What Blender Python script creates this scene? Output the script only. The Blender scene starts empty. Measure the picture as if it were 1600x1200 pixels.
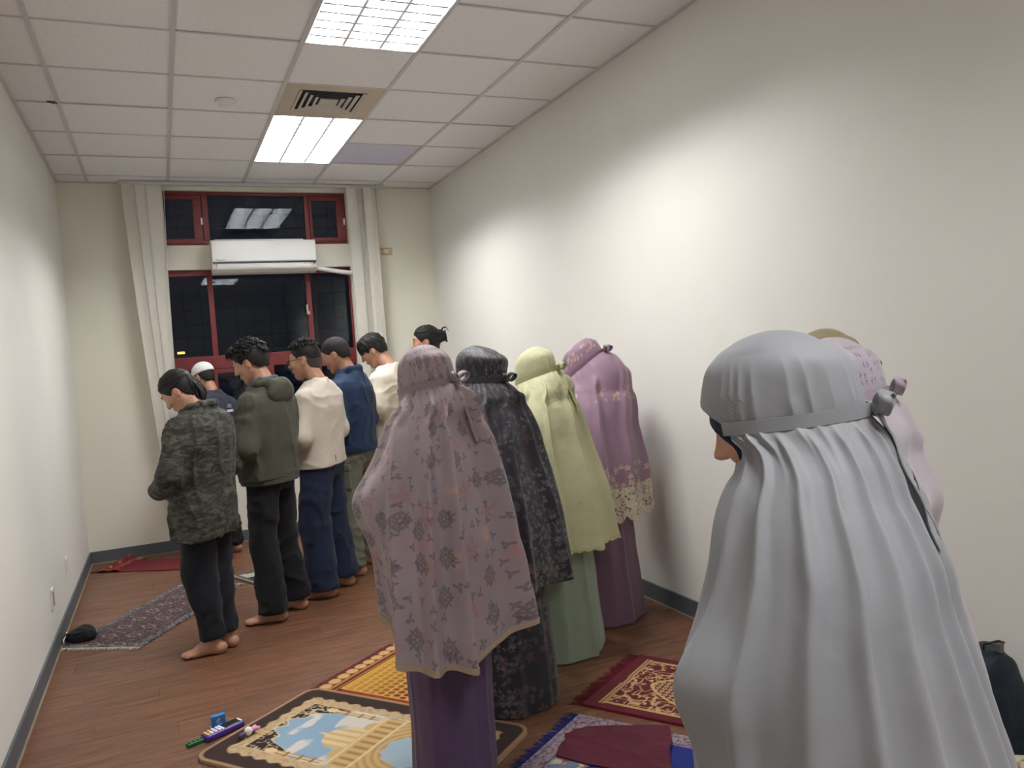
import bpy, bmesh, math, random
import numpy as np
from mathutils import Vector, Matrix

SC = bpy.context.scene
COL = SC.collection
random.seed(7)
R = math.radians

# ------------------------------------------------------------------ camera
CAM = Vector((0.4172, -4.1159, 1.4792))
c_r = Vector((0.91328431, -0.4011032, -0.07090834))
c_u = Vector((0.08026724, 0.00655391, 0.99675183))
c_f = Vector((0.39933562, 0.91600943, -0.03818103))
cd = bpy.data.cameras.new('camera')
cd.sensor_fit = 'HORIZONTAL'
cd.sensor_width = 36.0
cd.lens = 1252.663 / 1600 * 36.0
cd.clip_start = 0.02
co = bpy.data.objects.new('camera', cd)
COL.objects.link(co)
M3 = Matrix((c_r, c_u, -c_f)).transposed()
co.matrix_world = Matrix.Translation(CAM) @ M3.to_4x4()
SC.camera = co

# ------------------------------------------------------------------ world: a dim night sky outside
wd = bpy.data.worlds.new('night')
SC.world = wd
wd.use_nodes = True
wd.node_tree.nodes['Background'].inputs[0].default_value = (0.006, 0.009, 0.016, 1)
wd.node_tree.nodes['Background'].inputs[1].default_value = 1.0

SC.view_settings.view_transform = 'Standard'
SC.view_settings.look = 'None'
SC.view_settings.gamma = 1.0
SC.view_settings.use_curve_mapping = False
SC.view_settings.exposure = 0.15
TUBE_POWER = 6.0             # emission strength of the fluorescent tubes
LAMP_WATTS = 22.0            # power of each tube's downward light
SC.cycles.max_bounces = 7
SC.cycles.diffuse_bounces = 5
SC.cycles.glossy_bounces = 3

# ------------------------------------------------------------------ room numbers
XL, XR, YF, YB, H = -0.232, 2.916, 3.263, -6.6, 3.109

# ------------------------------------------------------------------ material helpers
def srgb(r, g, b):
    def f(c):
        c /= 255.0
        return c / 12.92 if c <= 0.04045 else ((c + 0.055) / 1.055) ** 2.4
    return (f(r), f(g), f(b), 1.0)

class NT:
    def __init__(s, name):
        s.m = bpy.data.materials.new(name)
        s.m.use_nodes = True
        s.t = s.m.node_tree
        s.b = s.t.nodes['Principled BSDF']
        s.o = s.t.nodes['Material Output']
    def n(s, typ, **kw):
        nd = s.t.nodes.new(typ)
        for k, v in kw.items():
            setattr(nd, k, v)
        return nd
    def l(s, a, b):
        s.t.links.new(a, b)
    def setin(s, sock, v):
        if hasattr(v, 'is_output') or isinstance(v, bpy.types.NodeSocket):
            s.l(v, sock)
        else:
            sock.default_value = v
    def coord(s, kind='Object', scale=(1, 1, 1), rot=(0, 0, 0)):
        tc = s.n('ShaderNodeTexCoord')
        mp = s.n('ShaderNodeMapping')
        mp.inputs['Scale'].default_value = scale
        mp.inputs['Rotation'].default_value = rot
        s.l(tc.outputs[kind], mp.inputs['Vector'])
        return mp.outputs['Vector']
    def noise(s, vec, scale, detail=3, rough=0.55, dist=0.0):
        nd = s.n('ShaderNodeTexNoise')
        s.l(vec, nd.inputs['Vector'])
        nd.inputs['Scale'].default_value = scale
        nd.inputs['Detail'].default_value = detail
        nd.inputs['Roughness'].default_value = rough
        nd.inputs['Distortion'].default_value = dist
        return nd.outputs['Fac']
    def ramp(s, fac, stops, interp='LINEAR'):
        nd = s.n('ShaderNodeValToRGB')
        nd.color_ramp.interpolation = interp
        el = nd.color_ramp.elements
        while len(el) < len(stops):
            el.new(0.5)
        for e, (p, c) in zip(el, stops):
            e.position = p
            e.color = c
        s.l(fac, nd.inputs['Fac'])
        return nd.outputs['Color']
    def math(s, op, a, b=None, c=None, clamp=False):
        nd = s.n('ShaderNodeMath', operation=op, use_clamp=clamp)
        s.setin(nd.inputs[0], a)
        if b is not None: s.setin(nd.inputs[1], b)
        if c is not None: s.setin(nd.inputs[2], c)
        return nd.outputs[0]
    def vmath(s, op, a, b=None, out=0):
        nd = s.n('ShaderNodeVectorMath', operation=op)
        s.setin(nd.inputs[0], a)
        if b is not None: s.setin(nd.inputs[1], b)
        return nd.outputs[out]
    def mix(s, fac, a, b, blend='MIX'):
        nd = s.n('ShaderNodeMix', data_type='RGBA', blend_type=blend)
        s.setin(nd.inputs[0], fac)
        s.setin(nd.inputs[6], a)
        s.setin(nd.inputs[7], b)
        return nd.outputs[2]
    def smooth(s, v, lo, hi, a=0.0, b=1.0):
        nd = s.n('ShaderNodeMapRange', interpolation_type='SMOOTHSTEP')
        s.setin(nd.inputs[0], v)
        for i, q in enumerate((lo, hi, a, b)):
            nd.inputs[1 + i].default_value = q
        return nd.outputs[0]
    def bump(s, height, strength=0.3, dist=0.01, normal=None):
        nd = s.n('ShaderNodeBump')
        nd.inputs['Strength'].default_value = strength
        nd.inputs['Distance'].default_value = dist
        s.l(height, nd.inputs['Height'])
        if normal is not None: s.l(normal, nd.inputs['Normal'])
        s.l(nd.outputs['Normal'], s.b.inputs['Normal'])
        return nd.outputs['Normal']
    def base(s, v):
        s.setin(s.b.inputs['Base Color'], v)
    def p(s, **kw):
        names = dict(rough='Roughness', metal='Metallic', spec='Specular IOR Level', sheen='Sheen Weight',
                     sheen_rough='Sheen Roughness', alpha='Alpha', sss='Subsurface Weight', coat='Coat Weight',
                     es='Emission Strength', ec='Emission Color', aniso='Anisotropic')
        for k, v in kw.items():
            s.setin(s.b.inputs[names[k]], v)
        return s

def plain(name, col, rough=0.6, var=0.06, nscale=8.0, bump=0.0, bscale=60.0, bdist=0.002, **kw):
    t = NT(name)
    v = t.coord('Object')
    f = t.noise(v, nscale, 4)
    c = Vector(col[:3])
    lo = tuple(c * (1 - var)) + (1,)
    hi = tuple(c * (1 + var)) + (1,)
    t.base(t.ramp(f, [(0.3, lo), (0.7, hi)]))
    t.p(rough=rough, **kw)
    if bump:
        t.bump(t.noise(v, bscale, 5), bump, bdist)
    return t.m

# ------------------------------------------------------------------ mesh helpers
def link(o, parent=None):
    COL.objects.link(o)
    if parent is not None:
        o.parent = parent
    return o

def mesh_obj(name, verts, faces, mat, parent=None, smooth=False):
    me = bpy.data.meshes.new(name)
    me.from_pydata([tuple(v) for v in verts], [], [tuple(f) for f in faces])
    if smooth:
        me.polygons.foreach_set('use_smooth', [True] * len(me.polygons))
    me.materials.append(mat)
    me.update()
    return link(bpy.data.objects.new(name, me), parent)

class MB:
    """collects boxes, tubes and grids into one mesh"""
    def __init__(s):
        s.v = []; s.f = []
    def quadbox(s, lo, hi):
        x0, y0, z0 = lo; x1, y1, z1 = hi
        b = len(s.v)
        s.v += [(x0, y0, z0), (x1, y0, z0), (x1, y1, z0), (x0, y1, z0), (x0, y0, z1), (x1, y0, z1), (x1, y1, z1), (x0, y1, z1)]
        s.f += [tuple(b + i for i in q) for q in ((0, 3, 2, 1), (4, 5, 6, 7), (0, 1, 5, 4), (1, 2, 6, 5), (2, 3, 7, 6), (3, 0, 4, 7))]
        return s
    def cbox(s, lo, hi, c=0.003):
        """box with chamfered edges"""
        bm = bmesh.new()
        bmesh.ops.create_cube(bm, size=1.0)
        L = Vector(lo); U = Vector(hi)
        for v in bm.verts:
            v.co = Vector(((L[i] + U[i]) / 2 + v.co[i] * (U[i] - L[i]) for i in range(3)))
        bmesh.ops.bevel(bm, geom=list(bm.edges), offset=c, segments=2, affect='EDGES', profile=0.5)
        return s.addbm(bm)
    def addbm(s, bm):
        b = len(s.v)
        bm.verts.ensure_lookup_table()
        bm.verts.index_update()
        s.v += [tuple(v.co) for v in bm.verts]
        s.f += [tuple(b + v.index for v in f.verts) for f in bm.faces]
        bm.free()
        return s
    def tube(s, pts, rad, n=8, cap=True, flat=None):
        """tube along points; rad is a number or one per point; flat=(sx,sy) squashes the section"""
        pts = [Vector(q) for q in pts]
        k = len(pts)
        rr = [rad] * k if not hasattr(rad, '__len__') else rad
        b = len(s.v)
        up = None
        for i, q in enumerate(pts):
            d = (pts[min(i + 1, k - 1)] - pts[max(i - 1, 0)]).normalized()
            if up is None:
                up = Vector((0, 0, 1)) if abs(d.z) < 0.9 else Vector((1, 0, 0))
            e1 = d.cross(up)
            if e1.length < 1e-4: e1 = d.orthogonal()
            e1.normalize()
            e2 = e1.cross(d).normalized()
            up = e2
            fx, fy = flat or (1, 1)
            for j in range(n):
                a = 2 * math.pi * j / n
                s.v.append(tuple(q + e1 * (math.cos(a) * rr[i] * fx) + e2 * (math.sin(a) * rr[i] * fy)))
        for i in range(k - 1):
            for j in range(n):
                s.f.append((b + i * n + j, b + i * n + (j + 1) % n, b + (i + 1) * n + (j + 1) % n, b + (i + 1) * n + j))
        if cap:
            s.f.append(tuple(b + j for j in range(n))[::-1])
            s.f.append(tuple(b + (k - 1) * n + j for j in range(n)))
        return s
    def lathe(s, prof, center=(0, 0, 0), n=24):
        """profile of (r, z) spun round z"""
        b = len(s.v)
        cx, cy, cz = center
        for r_, z in prof:
            for j in range(n):
                a = 2 * math.pi * j / n
                s.v.append((cx + r_ * math.cos(a), cy + r_ * math.sin(a), cz + z))
        for i in range(len(prof) - 1):
            for j in range(n):
                s.f.append((b + i * n + j, b + i * n + (j + 1) % n, b + (i + 1) * n + (j + 1) % n, b + (i + 1) * n + j))
        s.f.append(tuple(b + j for j in range(n))[::-1])
        s.f.append(tuple(b + (len(prof) - 1) * n + j for j in range(n)))
        return s
    def build(s, name, mat, parent=None, smooth=False):
        return mesh_obj(name, s.v, s.f, mat, parent, smooth)

def empty(name, loc=(0, 0, 0), rz=0.0):
    o = bpy.data.objects.new(name, None)
    o.empty_display_size = 0.1
    COL.objects.link(o)
    o.location = loc
    o.rotation_euler = (0, 0, rz)
    return o

def tag(o, label=None, cat=None, group=None, kind=None):
    if label: o['label'] = label
    if cat: o['category'] = cat
    if group: o['group'] = group
    if kind: o['kind'] = kind
    return o

# ------------------------------------------------------------------ room materials
def wall_mat(name, col):
    t = NT(name)
    v = t.coord('Object')
    f = t.noise(v, 1.3, 5)
    c = Vector(col[:3])
    t.base(t.ramp(f, [(0.3, tuple(c * 0.975) + (1,)), (0.7, tuple(c * 1.02) + (1,))]))
    t.p(rough=0.62, spec=0.35)
    t.bump(t.noise(v, 90, 4), 0.06, 0.003)
    return t.m
M_WALL = wall_mat('painted_wall', srgb(230, 229, 223))
M_WALLF = wall_mat('painted_wall_far', srgb(238, 236, 222))
M_BASE = plain('grey_vinyl_base', srgb(92, 98, 104), 0.5, 0.05)
M_BEAD = plain('floor_bead', srgb(150, 132, 112), 0.5)
M_TILE = plain('mineral_fibre_tile', srgb(240, 240, 242), 0.9, 0.03, 40, bump=0.25, bscale=220, bdist=0.002)
M_TILEL = plain('mineral_fibre_tile_lilac', srgb(212, 210, 232), 0.9, 0.02, 40, bump=0.2, bscale=220, bdist=0.002)
M_TBAR = plain('tee_bar_paint', srgb(206, 205, 206), 0.5, 0.03)
M_SLAB = plain('ceiling_slab', srgb(120, 118, 114), 0.9)
M_WHITE = plain('white_plastic', srgb(238, 238, 236), 0.35, 0.01)
M_DARK = plain('dark_plastic', srgb(25, 26, 30), 0.4)
M_RED = plain('red_steel', srgb(110, 36, 38), 0.5, 0.08, 5)
M_REFL = plain('reflector_white', srgb(240, 242, 244), 0.45, 0.005)

M_BLADE_SHADE = plain('louvre_edge_shade', srgb(120, 122, 130), 0.6)  # grey on the blade undersides imitates the louvre's dark reflections

def wood_mat():
    t = NT('wood_plank')
    oi = t.n('ShaderNodeObjectInfo')
    tc = t.n('ShaderNodeTexCoord')
    off = t.vmath('MULTIPLY', t.vmath('ADD', oi.outputs['Location'], (0, 0, 0)), (3.7, 9.1, 0))
    rnd = t.n('ShaderNodeCombineXYZ')
    t.l(t.math('MULTIPLY', oi.outputs['Random'], 40.0), rnd.inputs[0])
    t.l(t.math('MULTIPLY', oi.outputs['Random'], 17.0), rnd.inputs[1])
    v = t.vmath('ADD', tc.outputs['Object'], rnd.outputs[0])
    mp = t.n('ShaderNodeMapping')
    mp.inputs['Scale'].default_value = (1.1, 13.0, 1.0)
    t.l(v, mp.inputs['Vector'])
    g = t.noise(mp.outputs[0], 3.0, 6, 0.62, 0.8)
    mp2 = t.n('ShaderNodeMapping')
    mp2.inputs['Scale'].default_value = (3.0, 90.0, 1.0)
    t.l(v, mp2.inputs['Vector'])
    fine = t.noise(mp2.outputs[0], 2.5, 4, 0.6)
    c1 = t.ramp(g, [(0.25, srgb(54, 33, 23)), (0.42, srgb(96, 63, 45)), (0.58, srgb(122, 83, 60)), (0.76, srgb(148, 104, 78))])
    c2 = t.mix(0.35, c1, t.ramp(fine, [(0.3, srgb(78, 51, 37)), (0.7, srgb(136, 95, 70))]))
    hsv = t.n('ShaderNodeHueSaturation')
    t.l(c2, hsv.inputs['Color'])
    t.l(t.math('ADD', t.math('MULTIPLY', oi.outputs['Random'], 0.16), 0.92), hsv.inputs['Value'])
    t.base(hsv.outputs[0])
    t.l(t.ramp(g, [(0.2, (0.5, 0.5, 0.5, 1)), (0.8, (0.36, 0.36, 0.36, 1))]), t.b.inputs['Roughness'])
    t.bump(fine, 0.12, 0.001)
    return t.m
M_WOOD = wood_mat()
M_JOINT = plain('plank_joint', srgb(62, 42, 33), 0.8)

# ------------------------------------------------------------------ floor
fl = MB().quadbox((XL - 0.2, YB - 0.2, -0.12), (XR + 0.2, YF + 0.4, -0.004)).build('floor', M_JOINT)
tag(fl, 'dark reddish brown wood plank floor running across the room', kind='structure')
PW, PL = 0.152, 0.914
pm = MB().cbox((0, 0, -0.004), (PL - 0.001, PW - 0.0012, 0.0), 0.0008)
plank_me = None
nrow = int((YF + 2.15) / PW) + 1
def plank(x0, x1, y0, y1):
    global plank_me
    w = x1 - x0
    if abs(w - PL) < 1e-4 and abs(y1 - y0 - PW) < 1e-4:
        if plank_me is None:
            plank_me = mesh_obj('plank', pm.v, pm.f, M_WOOD, fl)
            plank_me.location = (x0, y0, 0)
        else:
            o = plank_me.copy(); COL.objects.link(o); o.parent = fl; o.location = (x0, y0, 0)
    else:
        o = MB().cbox((0, 0, -0.004), (w - 0.001, y1 - y0 - 0.0012, 0.0), 0.0008).build('plank', M_WOOD, fl)
        o.location = (x0, y0, 0)
for i in range(nrow):
    y1 = YF - i * PW
    y0 = y1 - PW
    x = XL - PL + (i * 0.3607 % 1.0) * PL
    while x < XR:
        a, b = max(x, XL), min(x + PL, XR)
        if b - a > 0.03: plank(a, b, y0, y1)
        x += PL
o = MB().quadbox((XL, YB, -0.004), (XR, YF - nrow * PW, 0.0)).build('rear_flooring', M_WOOD, fl)

# ------------------------------------------------------------------ walls
def struct(o, label=None):
    o['kind'] = 'structure'
    if label: o['label'] = label
    return o
struct(MB().quadbox((XL - 0.15, YB - 0.15, 0), (XL, YF + 0.2, H + 0.4)).build('wall_left', M_WALL), 'plain cream painted wall on the left')
struct(MB().quadbox((XR, YB - 0.15, 0), (XR + 0.15, YF + 0.2, H + 0.4)).build('wall_right', M_WALL), 'long plain cream painted wall on the right')
struct(MB().quadbox((XL, YB - 0.15, 0), (XR, YB, H + 0.4)).build('wall_back', M_WALL), 'plain cream wall behind the viewer')
WX0, WX1 = 0.505, 2.10
wb = MB()
wb.quadbox((XL, YF, 0), (WX0, YF + 0.2, H + 0.4))
wb.quadbox((WX1, YF, 0), (XR, YF + 0.2, H + 0.4))
wb.quadbox((WX0, YF, 0), (WX1, YF + 0.2, 0.82))
wb.quadbox((WX0, YF, 2.385), (WX1, YF + 0.2, 2.592))
wb.quadbox((WX0, YF, 3.062), (WX1, YF + 0.2, H + 0.4))
struct(wb.build('wall_far', M_WALLF), 'cream far wall around the dark window')

BB = 0.102
def baseboard(name, lo, hi, bead_lo, bead_hi, label):
    b = struct(MB().cbox(lo, hi, 0.003).build(name, M_BASE), label)
    MB().quadbox(bead_lo, bead_hi).build('floor_bead', M_BEAD, b)
baseboard('baseboard_left', (XL, YB, 0), (XL + 0.012, YF, BB), (XL + 0.012, YB, 0), (XL + 0.02, YF, 0.008), 'grey vinyl baseboard along the left wall')
baseboard('baseboard_right', (XR - 0.012, YB, 0), (XR, YF, BB), (XR - 0.02, YB, 0), (XR - 0.012, YF, 0.008), 'grey vinyl baseboard along the right wall')
baseboard('baseboard_far', (XL + 0.012, YF - 0.012, 0), (XR - 0.012, YF, BB), (XL + 0.012, YF - 0.02, 0), (XR - 0.012, YF - 0.012, 0.008), 'grey vinyl baseboard under the window')

# ------------------------------------------------------------------ suspended ceiling
ce = struct(MB().quadbox((XL - 0.1, YB - 0.1, H + 0.34), (XR + 0.1, YF + 0.2, H + 0.44)).build('ceiling', M_SLAB), 'suspended ceiling of square white tiles in a grid')
T = 0.6
xs = [XL, 0.0, 0.6, 1.2, 1.8, 2.4, XR]
ys = [YF, 3.0]
while ys[-1] > YB: ys.append(max(ys[-1] - T, YB))
LIGHT_ROWS = [(1.2, 2.4), (-1.2, 0.0), (-4.8, -3.6)]  # last row is an assumed, unseen light, placed to brighten the near end
def in_light(y0, y1):
    return any(a - 1e-3 <= y0 and y1 <= b + 1e-3 for a, b in LIGHT_ROWS)
tile_cache = {}
for i in range(len(xs) - 1):
    for j in range(len(ys) - 1):
        x0, x1, y1, y0 = xs[i], xs[i + 1], ys[j], ys[j + 1]
        if i == 3 and in_light(y0, y1): continue
        if i == 3 and abs(y0 - 0.6) < 0.01: continue
        key = (round(x1 - x0, 3), round(y1 - y0, 3), i == 4 and abs(y0 - 1.8) < 0.01)
        if key not in tile_cache:
            w, d = x1 - x0, y1 - y0
            o = MB().cbox((-w / 2 + 0.004, -d / 2 + 0.004, 0.0), (w / 2 - 0.004, d / 2 - 0.004, 0.014), 0.002).build('ceiling_tile', M_TILEL if key[2] else M_TILE, ce)
            tile_cache[key] = o
            if key[2]: o['label'] = 'smooth lilac tinted ceiling tile'
        else:
            o = tile_cache[key].copy(); COL.objects.link(o); o.parent = ce
        jit = random.uniform(-0.0015, 0.002)
        o.location = ((x0 + x1) / 2, (y0 + y1) / 2, H + 0.004 + jit)
for k, x in enumerate(xs):
    w = 0.022 if 0 < k < 6 else 0.02
    a, b = x - w / 2, x + w / 2
    if k == 0: a, b = x, x + w
    if k == 6: a, b = x - w, x
    MB().quadbox((a, YB, H - 0.003), (b, YF, H + 0.004)).build('main_tee', M_TBAR, ce)
for j, y in enumerate(ys):
    w = 0.012
    for i in range(6):
        if i == 3 and any(a < y < b for a, b in [(a + .1, b - .1) for a, b in LIGHT_ROWS]): continue
        MB().quadbox((xs[i] + 0.012, y - w / 2, H - 0.002), (xs[i + 1] - 0.012, y + w / 2, H + 0.004)).build('cross_tee', M_TBAR, ce)
# chipped corner beside the left main tee
ch = [(-0.055, 1.18), (-0.02, 1.21), (0.0, 1.205), (-0.004, 1.165), (-0.012, 1.172), (-0.022, 1.185), (-0.035, 1.178)]
mesh_obj('chipped_corner', [(x, y, H - 0.0035) for x, y in ch] + [(x, y, H + 0.003) for x, y in ch],
         [tuple(range(7))[::-1], tuple(range(7, 14))] + [(i, (i + 1) % 7, 7 + (i + 1) % 7, 7 + i) for i in range(7)], M_DARK, ce)

# ------------------------------------------------------------------ troffers
def tube_mat():
    t = NT('fluorescent_tube')
    t.base((1, 1, 1, 1))
    t.p(ec=(1.0, 0.985, 0.955, 1), es=TUBE_POWER, rough=0.4)
    return t.m
M_TUBE = tube_mat()
def troffer(y0, y1, label):
    root = empty('ceiling_light', (1.5, (y0 + y1) / 2, H))
    tag(root, label, 'ceiling light', 'recessed louvred fluorescent lights')
    L = (y1 - y0) / 2 - 0.008
    W = 0.3 - 0.012
    D = 0.11
    h = MB()
    h.quadbox((-W, -L, D), (W, L, D + 0.004))
    h.quadbox((-W - 0.004, -L, 0), (-W, L, D + 0.004)); h.quadbox((W, -L, 0), (W + 0.004, L, D + 0.004))
    h.quadbox((-W, -L - 0.004, 0), (W, -L, D + 0.004)); h.quadbox((-W, L, 0), (W, L + 0.004, D + 0.004))
    h.build('housing', M_REFL, root)
    f = MB()
    f.quadbox((-0.3, -L - .008, -0.004), (-W, L + .008, 0.0)); f.quadbox((W, -L - .008, -0.004), (0.3, L + .008, 0.0))
    f.quadbox((-W, -L - .008, -0.004), (W, -L, 0.0)); f.quadbox((-W, L, -0.004), (W, L + .008, 0.0))
    f.build('frame', M_TBAR, root)
    bay = 2 * W / 3
    for k in range(2):
        xc = -W + bay * (k + 1)
        mesh_obj('reflector', [(xc - .007, -L, 0), (xc + .007, -L, 0), (xc + .03, -L, D), (xc - .03, -L, D), (xc - .007, L, 0), (xc + .007, L, 0), (xc + .03, L, D), (xc - .03, L, D)],
                 [(0, 1, 5, 4), (1, 2, 6, 5), (2, 3, 7, 6), (3, 0, 4, 7), (0, 3, 2, 1), (4, 5, 6, 7)], M_REFL, root)
    for s in (-1, 1):
        xc = s * W
        mesh_obj('reflector', [(xc, -L, 0), (xc - s * .004, -L, 0), (xc - s * .03, -L, D), (xc, -L, D), (xc, L, 0), (xc - s * .004, L, 0), (xc - s * .03, L, D), (xc, L, D)],
                 [(0, 1, 5, 4), (1, 2, 6, 5), (2, 3, 7, 6), (3, 0, 4, 7), (0, 3, 2, 1), (4, 5, 6, 7)], M_REFL, root)
    nb = 13
    bl = None
    for k in range(3):
        xc = -W + bay * (k + 0.5)
        for q in range(1, nb):
            if bl is None:
                hw = bay / 2
                bl = mesh_obj('louvre_blade', [(-hw + .007, -.008, 0), (hw - .007, -.008, 0), (hw - .018, -.0015, .042), (-hw + .018, -.0015, .042),
                                               (-hw + .007, .008, 0), (hw - .007, .008, 0), (hw - .018, .0015, .042), (-hw + .018, .0015, .042)],
                              [(0, 1, 2, 3), (5, 4, 7, 6), (0, 4, 5, 1), (3, 2, 6, 7), (1, 5, 6, 2), (0, 3, 7, 4)], M_REFL, root)
                bl.data.materials.append(M_BLADE_SHADE); bl.data.polygons[2].material_index = 1
                b2 = bl
            else:
                b2 = bl.copy(); COL.objects.link(b2); b2.parent = root
            b2.location = (xc, -L + 2 * L * q / nb, 0)
        MB().tube([(xc, -L + 0.012, 0.066), (xc, L - 0.012, 0.066)], 0.013, 10).build('fluorescent_tube', M_TUBE, root, True)
        ld = bpy.data.lights.new('tube_light', 'AREA')
        ld.shape = 'RECTANGLE'; ld.size = 0.04; ld.size_y = 2 * L - 0.03
        ld.energy = LAMP_WATTS; ld.color = (1.0, 0.99, 0.975)
        lo = link(bpy.data.objects.new('tube_light', ld), root)
        lo.location = (xc, 0, 0.045)
    return root
troffer(*LIGHT_ROWS[0], 'louvred ceiling light nearest the window, next to the square air vent')
troffer(*LIGHT_ROWS[1], 'large louvred ceiling light cut off by the top edge of the picture')
troffer(*LIGHT_ROWS[2], 'unseen louvred ceiling light assumed above the viewer, added to brighten the near end')

# ------------------------------------------------------------------ air vent
vr = empty('air_vent', (1.5, 0.9, H))
tag(vr, 'square beige air vent with concentric slats in the ceiling', 'air vent')
M_VENT = plain('vent_beige', srgb(196, 184, 164), 0.5, 0.04)
M_VENTS = plain('vent_slat', srgb(196, 190, 182), 0.45, 0.04)
M_VOID = plain('vent_void', srgb(70, 72, 82), 0.8)
v_ = MB()
for lo, hi in (((-.292, -.292), (-.2, .292)), ((.2, -.292), (.292, .292)), ((-.2, -.292), (.2, -.2)), ((-.2, .2), (.2, .292))):
    v_.quadbox((lo[0], lo[1], 0.0), (hi[0], hi[1], 0.012))
v_.build('face_plate', M_VENT, vr)
MB().quadbox((-.21, -.21, 0.045), (.21, .21, 0.05)).build('duct_back', M_VOID, vr)
def sqring(r0, z0, r1, z1, th=0.004):
    vs = []
    for r_, z in ((r0, z0), (r1, z1), (r1 - th, z1), (r0 - th, z0 + .002)):
        vs += [(-r_, -r_, z), (r_, -r_, z), (r_, r_, z), (-r_, r_, z)]
    fs = []
    for a in range(4):
        for j in range(4):
            b = (a + 1) % 4
            fs.append((a * 4 + j, a * 4 + (j + 1) % 4, b * 4 + (j + 1) % 4, b * 4 + j))
    return vs, fs
for k, r0 in enumerate((0.2, 0.163, 0.126, 0.089)):
    vs, fs = sqring(r0, -0.003, r0 - 0.016, 0.004)
    mesh_obj('slat_ring', vs, fs, M_VENTS, vr)
MB().cbox((-.055, -.055, -.004), (.055, .055, .006), .003).build('centre_plate', M_VENTS, vr)

# ------------------------------------------------------------------ smoke detector
sd = empty('smoke_detector', (0.9, 0.98, H))
tag(sd, 'small round white smoke detector on the ceiling', 'smoke detector')
MB().lathe([(0.055, 0.0), (0.055, -0.012), (0.05, -0.016), (0.03, -0.016)], n=28).build('mount', M_WHITE, sd, False)
MB().lathe([(0.04, -0.014), (0.04, -0.03), (0.032, -0.042), (0.012, -0.046)], n=28).build('sensor_cap', M_WHITE, sd, False)

# ------------------------------------------------------------------ windows
def glass_mat():
    t = NT('window_glass')
    t.t.nodes.remove(t.b)
    tr = t.n('ShaderNodeBsdfTransparent'); tr.inputs[0].default_value = (0.55, 0.6, 0.66, 1)
    gl = t.n('ShaderNodeBsdfGlossy'); gl.inputs['Roughness'].default_value = 0.015
    fr = t.n('ShaderNodeFresnel'); fr.inputs[0].default_value = 1.5
    mx = t.n('ShaderNodeMixShader')
    t.l(t.math('MULTIPLY', fr.outputs[0], 1.15, clamp=True), mx.inputs[0])
    t.l(tr.outputs[0], mx.inputs[1]); t.l(gl.outputs[0], mx.inputs[2]); t.l(mx.outputs[0], t.o.inputs[0])
    return t.m
M_GLASS = glass_mat()
M_METAL = plain('handle_metal', srgb(190, 190, 186), 0.3, 0.02, metal=0.7)
M_GRILLE = plain('grille_wire', srgb(26, 28, 32), 0.8)
YW = YF + 0.05
def bars(name, rects, th=0.04, y=YW, par=None, mat=None):
    for (x0, x1, z0, z1) in rects:
        MB().cbox((x0, y, z0), (x1, y + th, z1), 0.003).build(name, mat or M_RED, par)
def pane(par, x0, x1, z0, z1, y=YW + 0.02):
    return MB().quadbox((x0, y, z0), (x1, y + 0.004, z1)).build('pane', M_GLASS, par)
def make_window(name, x0, x1, z0, z1, mull, label):
    root = empty(name, ((x0 + x1) / 2, YW, z0))
    root['kind'] = 'structure'; root['label'] = label
    return root
def shift(root):
    # children were built in world space
    for c in root.children:
        c.matrix_parent_inverse = Matrix.Translation(root.location).inverted()
w1 = make_window('window_1', WX0, WX1, 2.592, 3.062, None, 'upper strip of red framed dark window panes')
bars('frame_bar', [(WX0, WX1, 3.03, 3.062), (WX0, WX1, 2.592, 2.64), (WX0, WX0 + .025, 2.64, 3.03), (WX1 - .02, WX1, 2.64, 3.03),
                   (0.855, 0.905, 2.64, 3.03), (1.725, 1.765, 2.64, 3.03)], par=w1)
for (a, b) in ((WX0 + .025, .85), (1.77, WX1 - .02)):
    bars('sash_bar', [(a, b, 2.99, 3.025), (a, b, 2.612, 2.655), (a, a + .022, 2.655, 2.99), (b - .07, b, 2.655, 2.99)], .03, YW - .012, w1)
    pane(w1, a + .022, b - .07, 2.655, 2.99, YW)
    MB().cbox((b - .012, YW - .03, 2.77), (b + .004, YW - .012, 2.83), .003).build('latch', M_WHITE, w1)
pane(w1, .905, 1.725, 2.64, 3.03)
shift(w1)
w2 = make_window('window_2', WX0, WX1, 0.82, 2.385, None, 'lower red framed window, dark at night')
bars('frame_bar', [(WX0, WX1, 2.335, 2.385), (WX0, WX0 + .025, .82, 2.335), (WX1 - .02, WX1, .82, 2.335), (WX0 + .025, WX1 - .02, 1.525, 1.64),
                   (0.85, 0.893, 1.64, 2.335), (1.685, 1.73, 1.64, 2.335), (WX0 + .025, WX1 - .02, .82, .87),
                   (0.80, 0.84, .87, 1.525), (1.31, 1.35, .87, 1.525), (1.70, 1.74, .87, 1.525)], par=w2)
bars('sash_bar', [(.84, 1.31, 1.485, 1.52), (.84, .87, .87, 1.485), (1.28, 1.31, .87, 1.485), (1.74, 2.08, 1.485, 1.52), (1.74, 1.77, .87, 1.485)], .03, YW - .012, w2)
bars('sliding_rail', [(1.755, 1.80, 1.64, 2.335)], .025, YW + .03, w2, plain('rail_grey_red', srgb(96, 62, 62), .5))
pane(w2, WX0 + .025, .85, 1.64, 2.335); pane(w2, .893, 1.685, 1.64, 2.335); pane(w2, 1.73, WX1 - .02, 1.64, 2.335)
pane(w2, WX0 + .025, .80, .87, 1.525); pane(w2, .87, 1.28, .87, 1.485); pane(w2, 1.35, 1.70, .87, 1.525); pane(w2, 1.77, 2.08, .87, 1.485)
lt = MB().cbox((1.672, YW - .03, 1.96), (1.70, YW, 1.99), .004)
lt.tube([(1.68, YW - .03, 1.99), (1.675, YW - .035, 2.03), (1.683, YW - .03, 2.05)], .009, 8)
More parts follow.
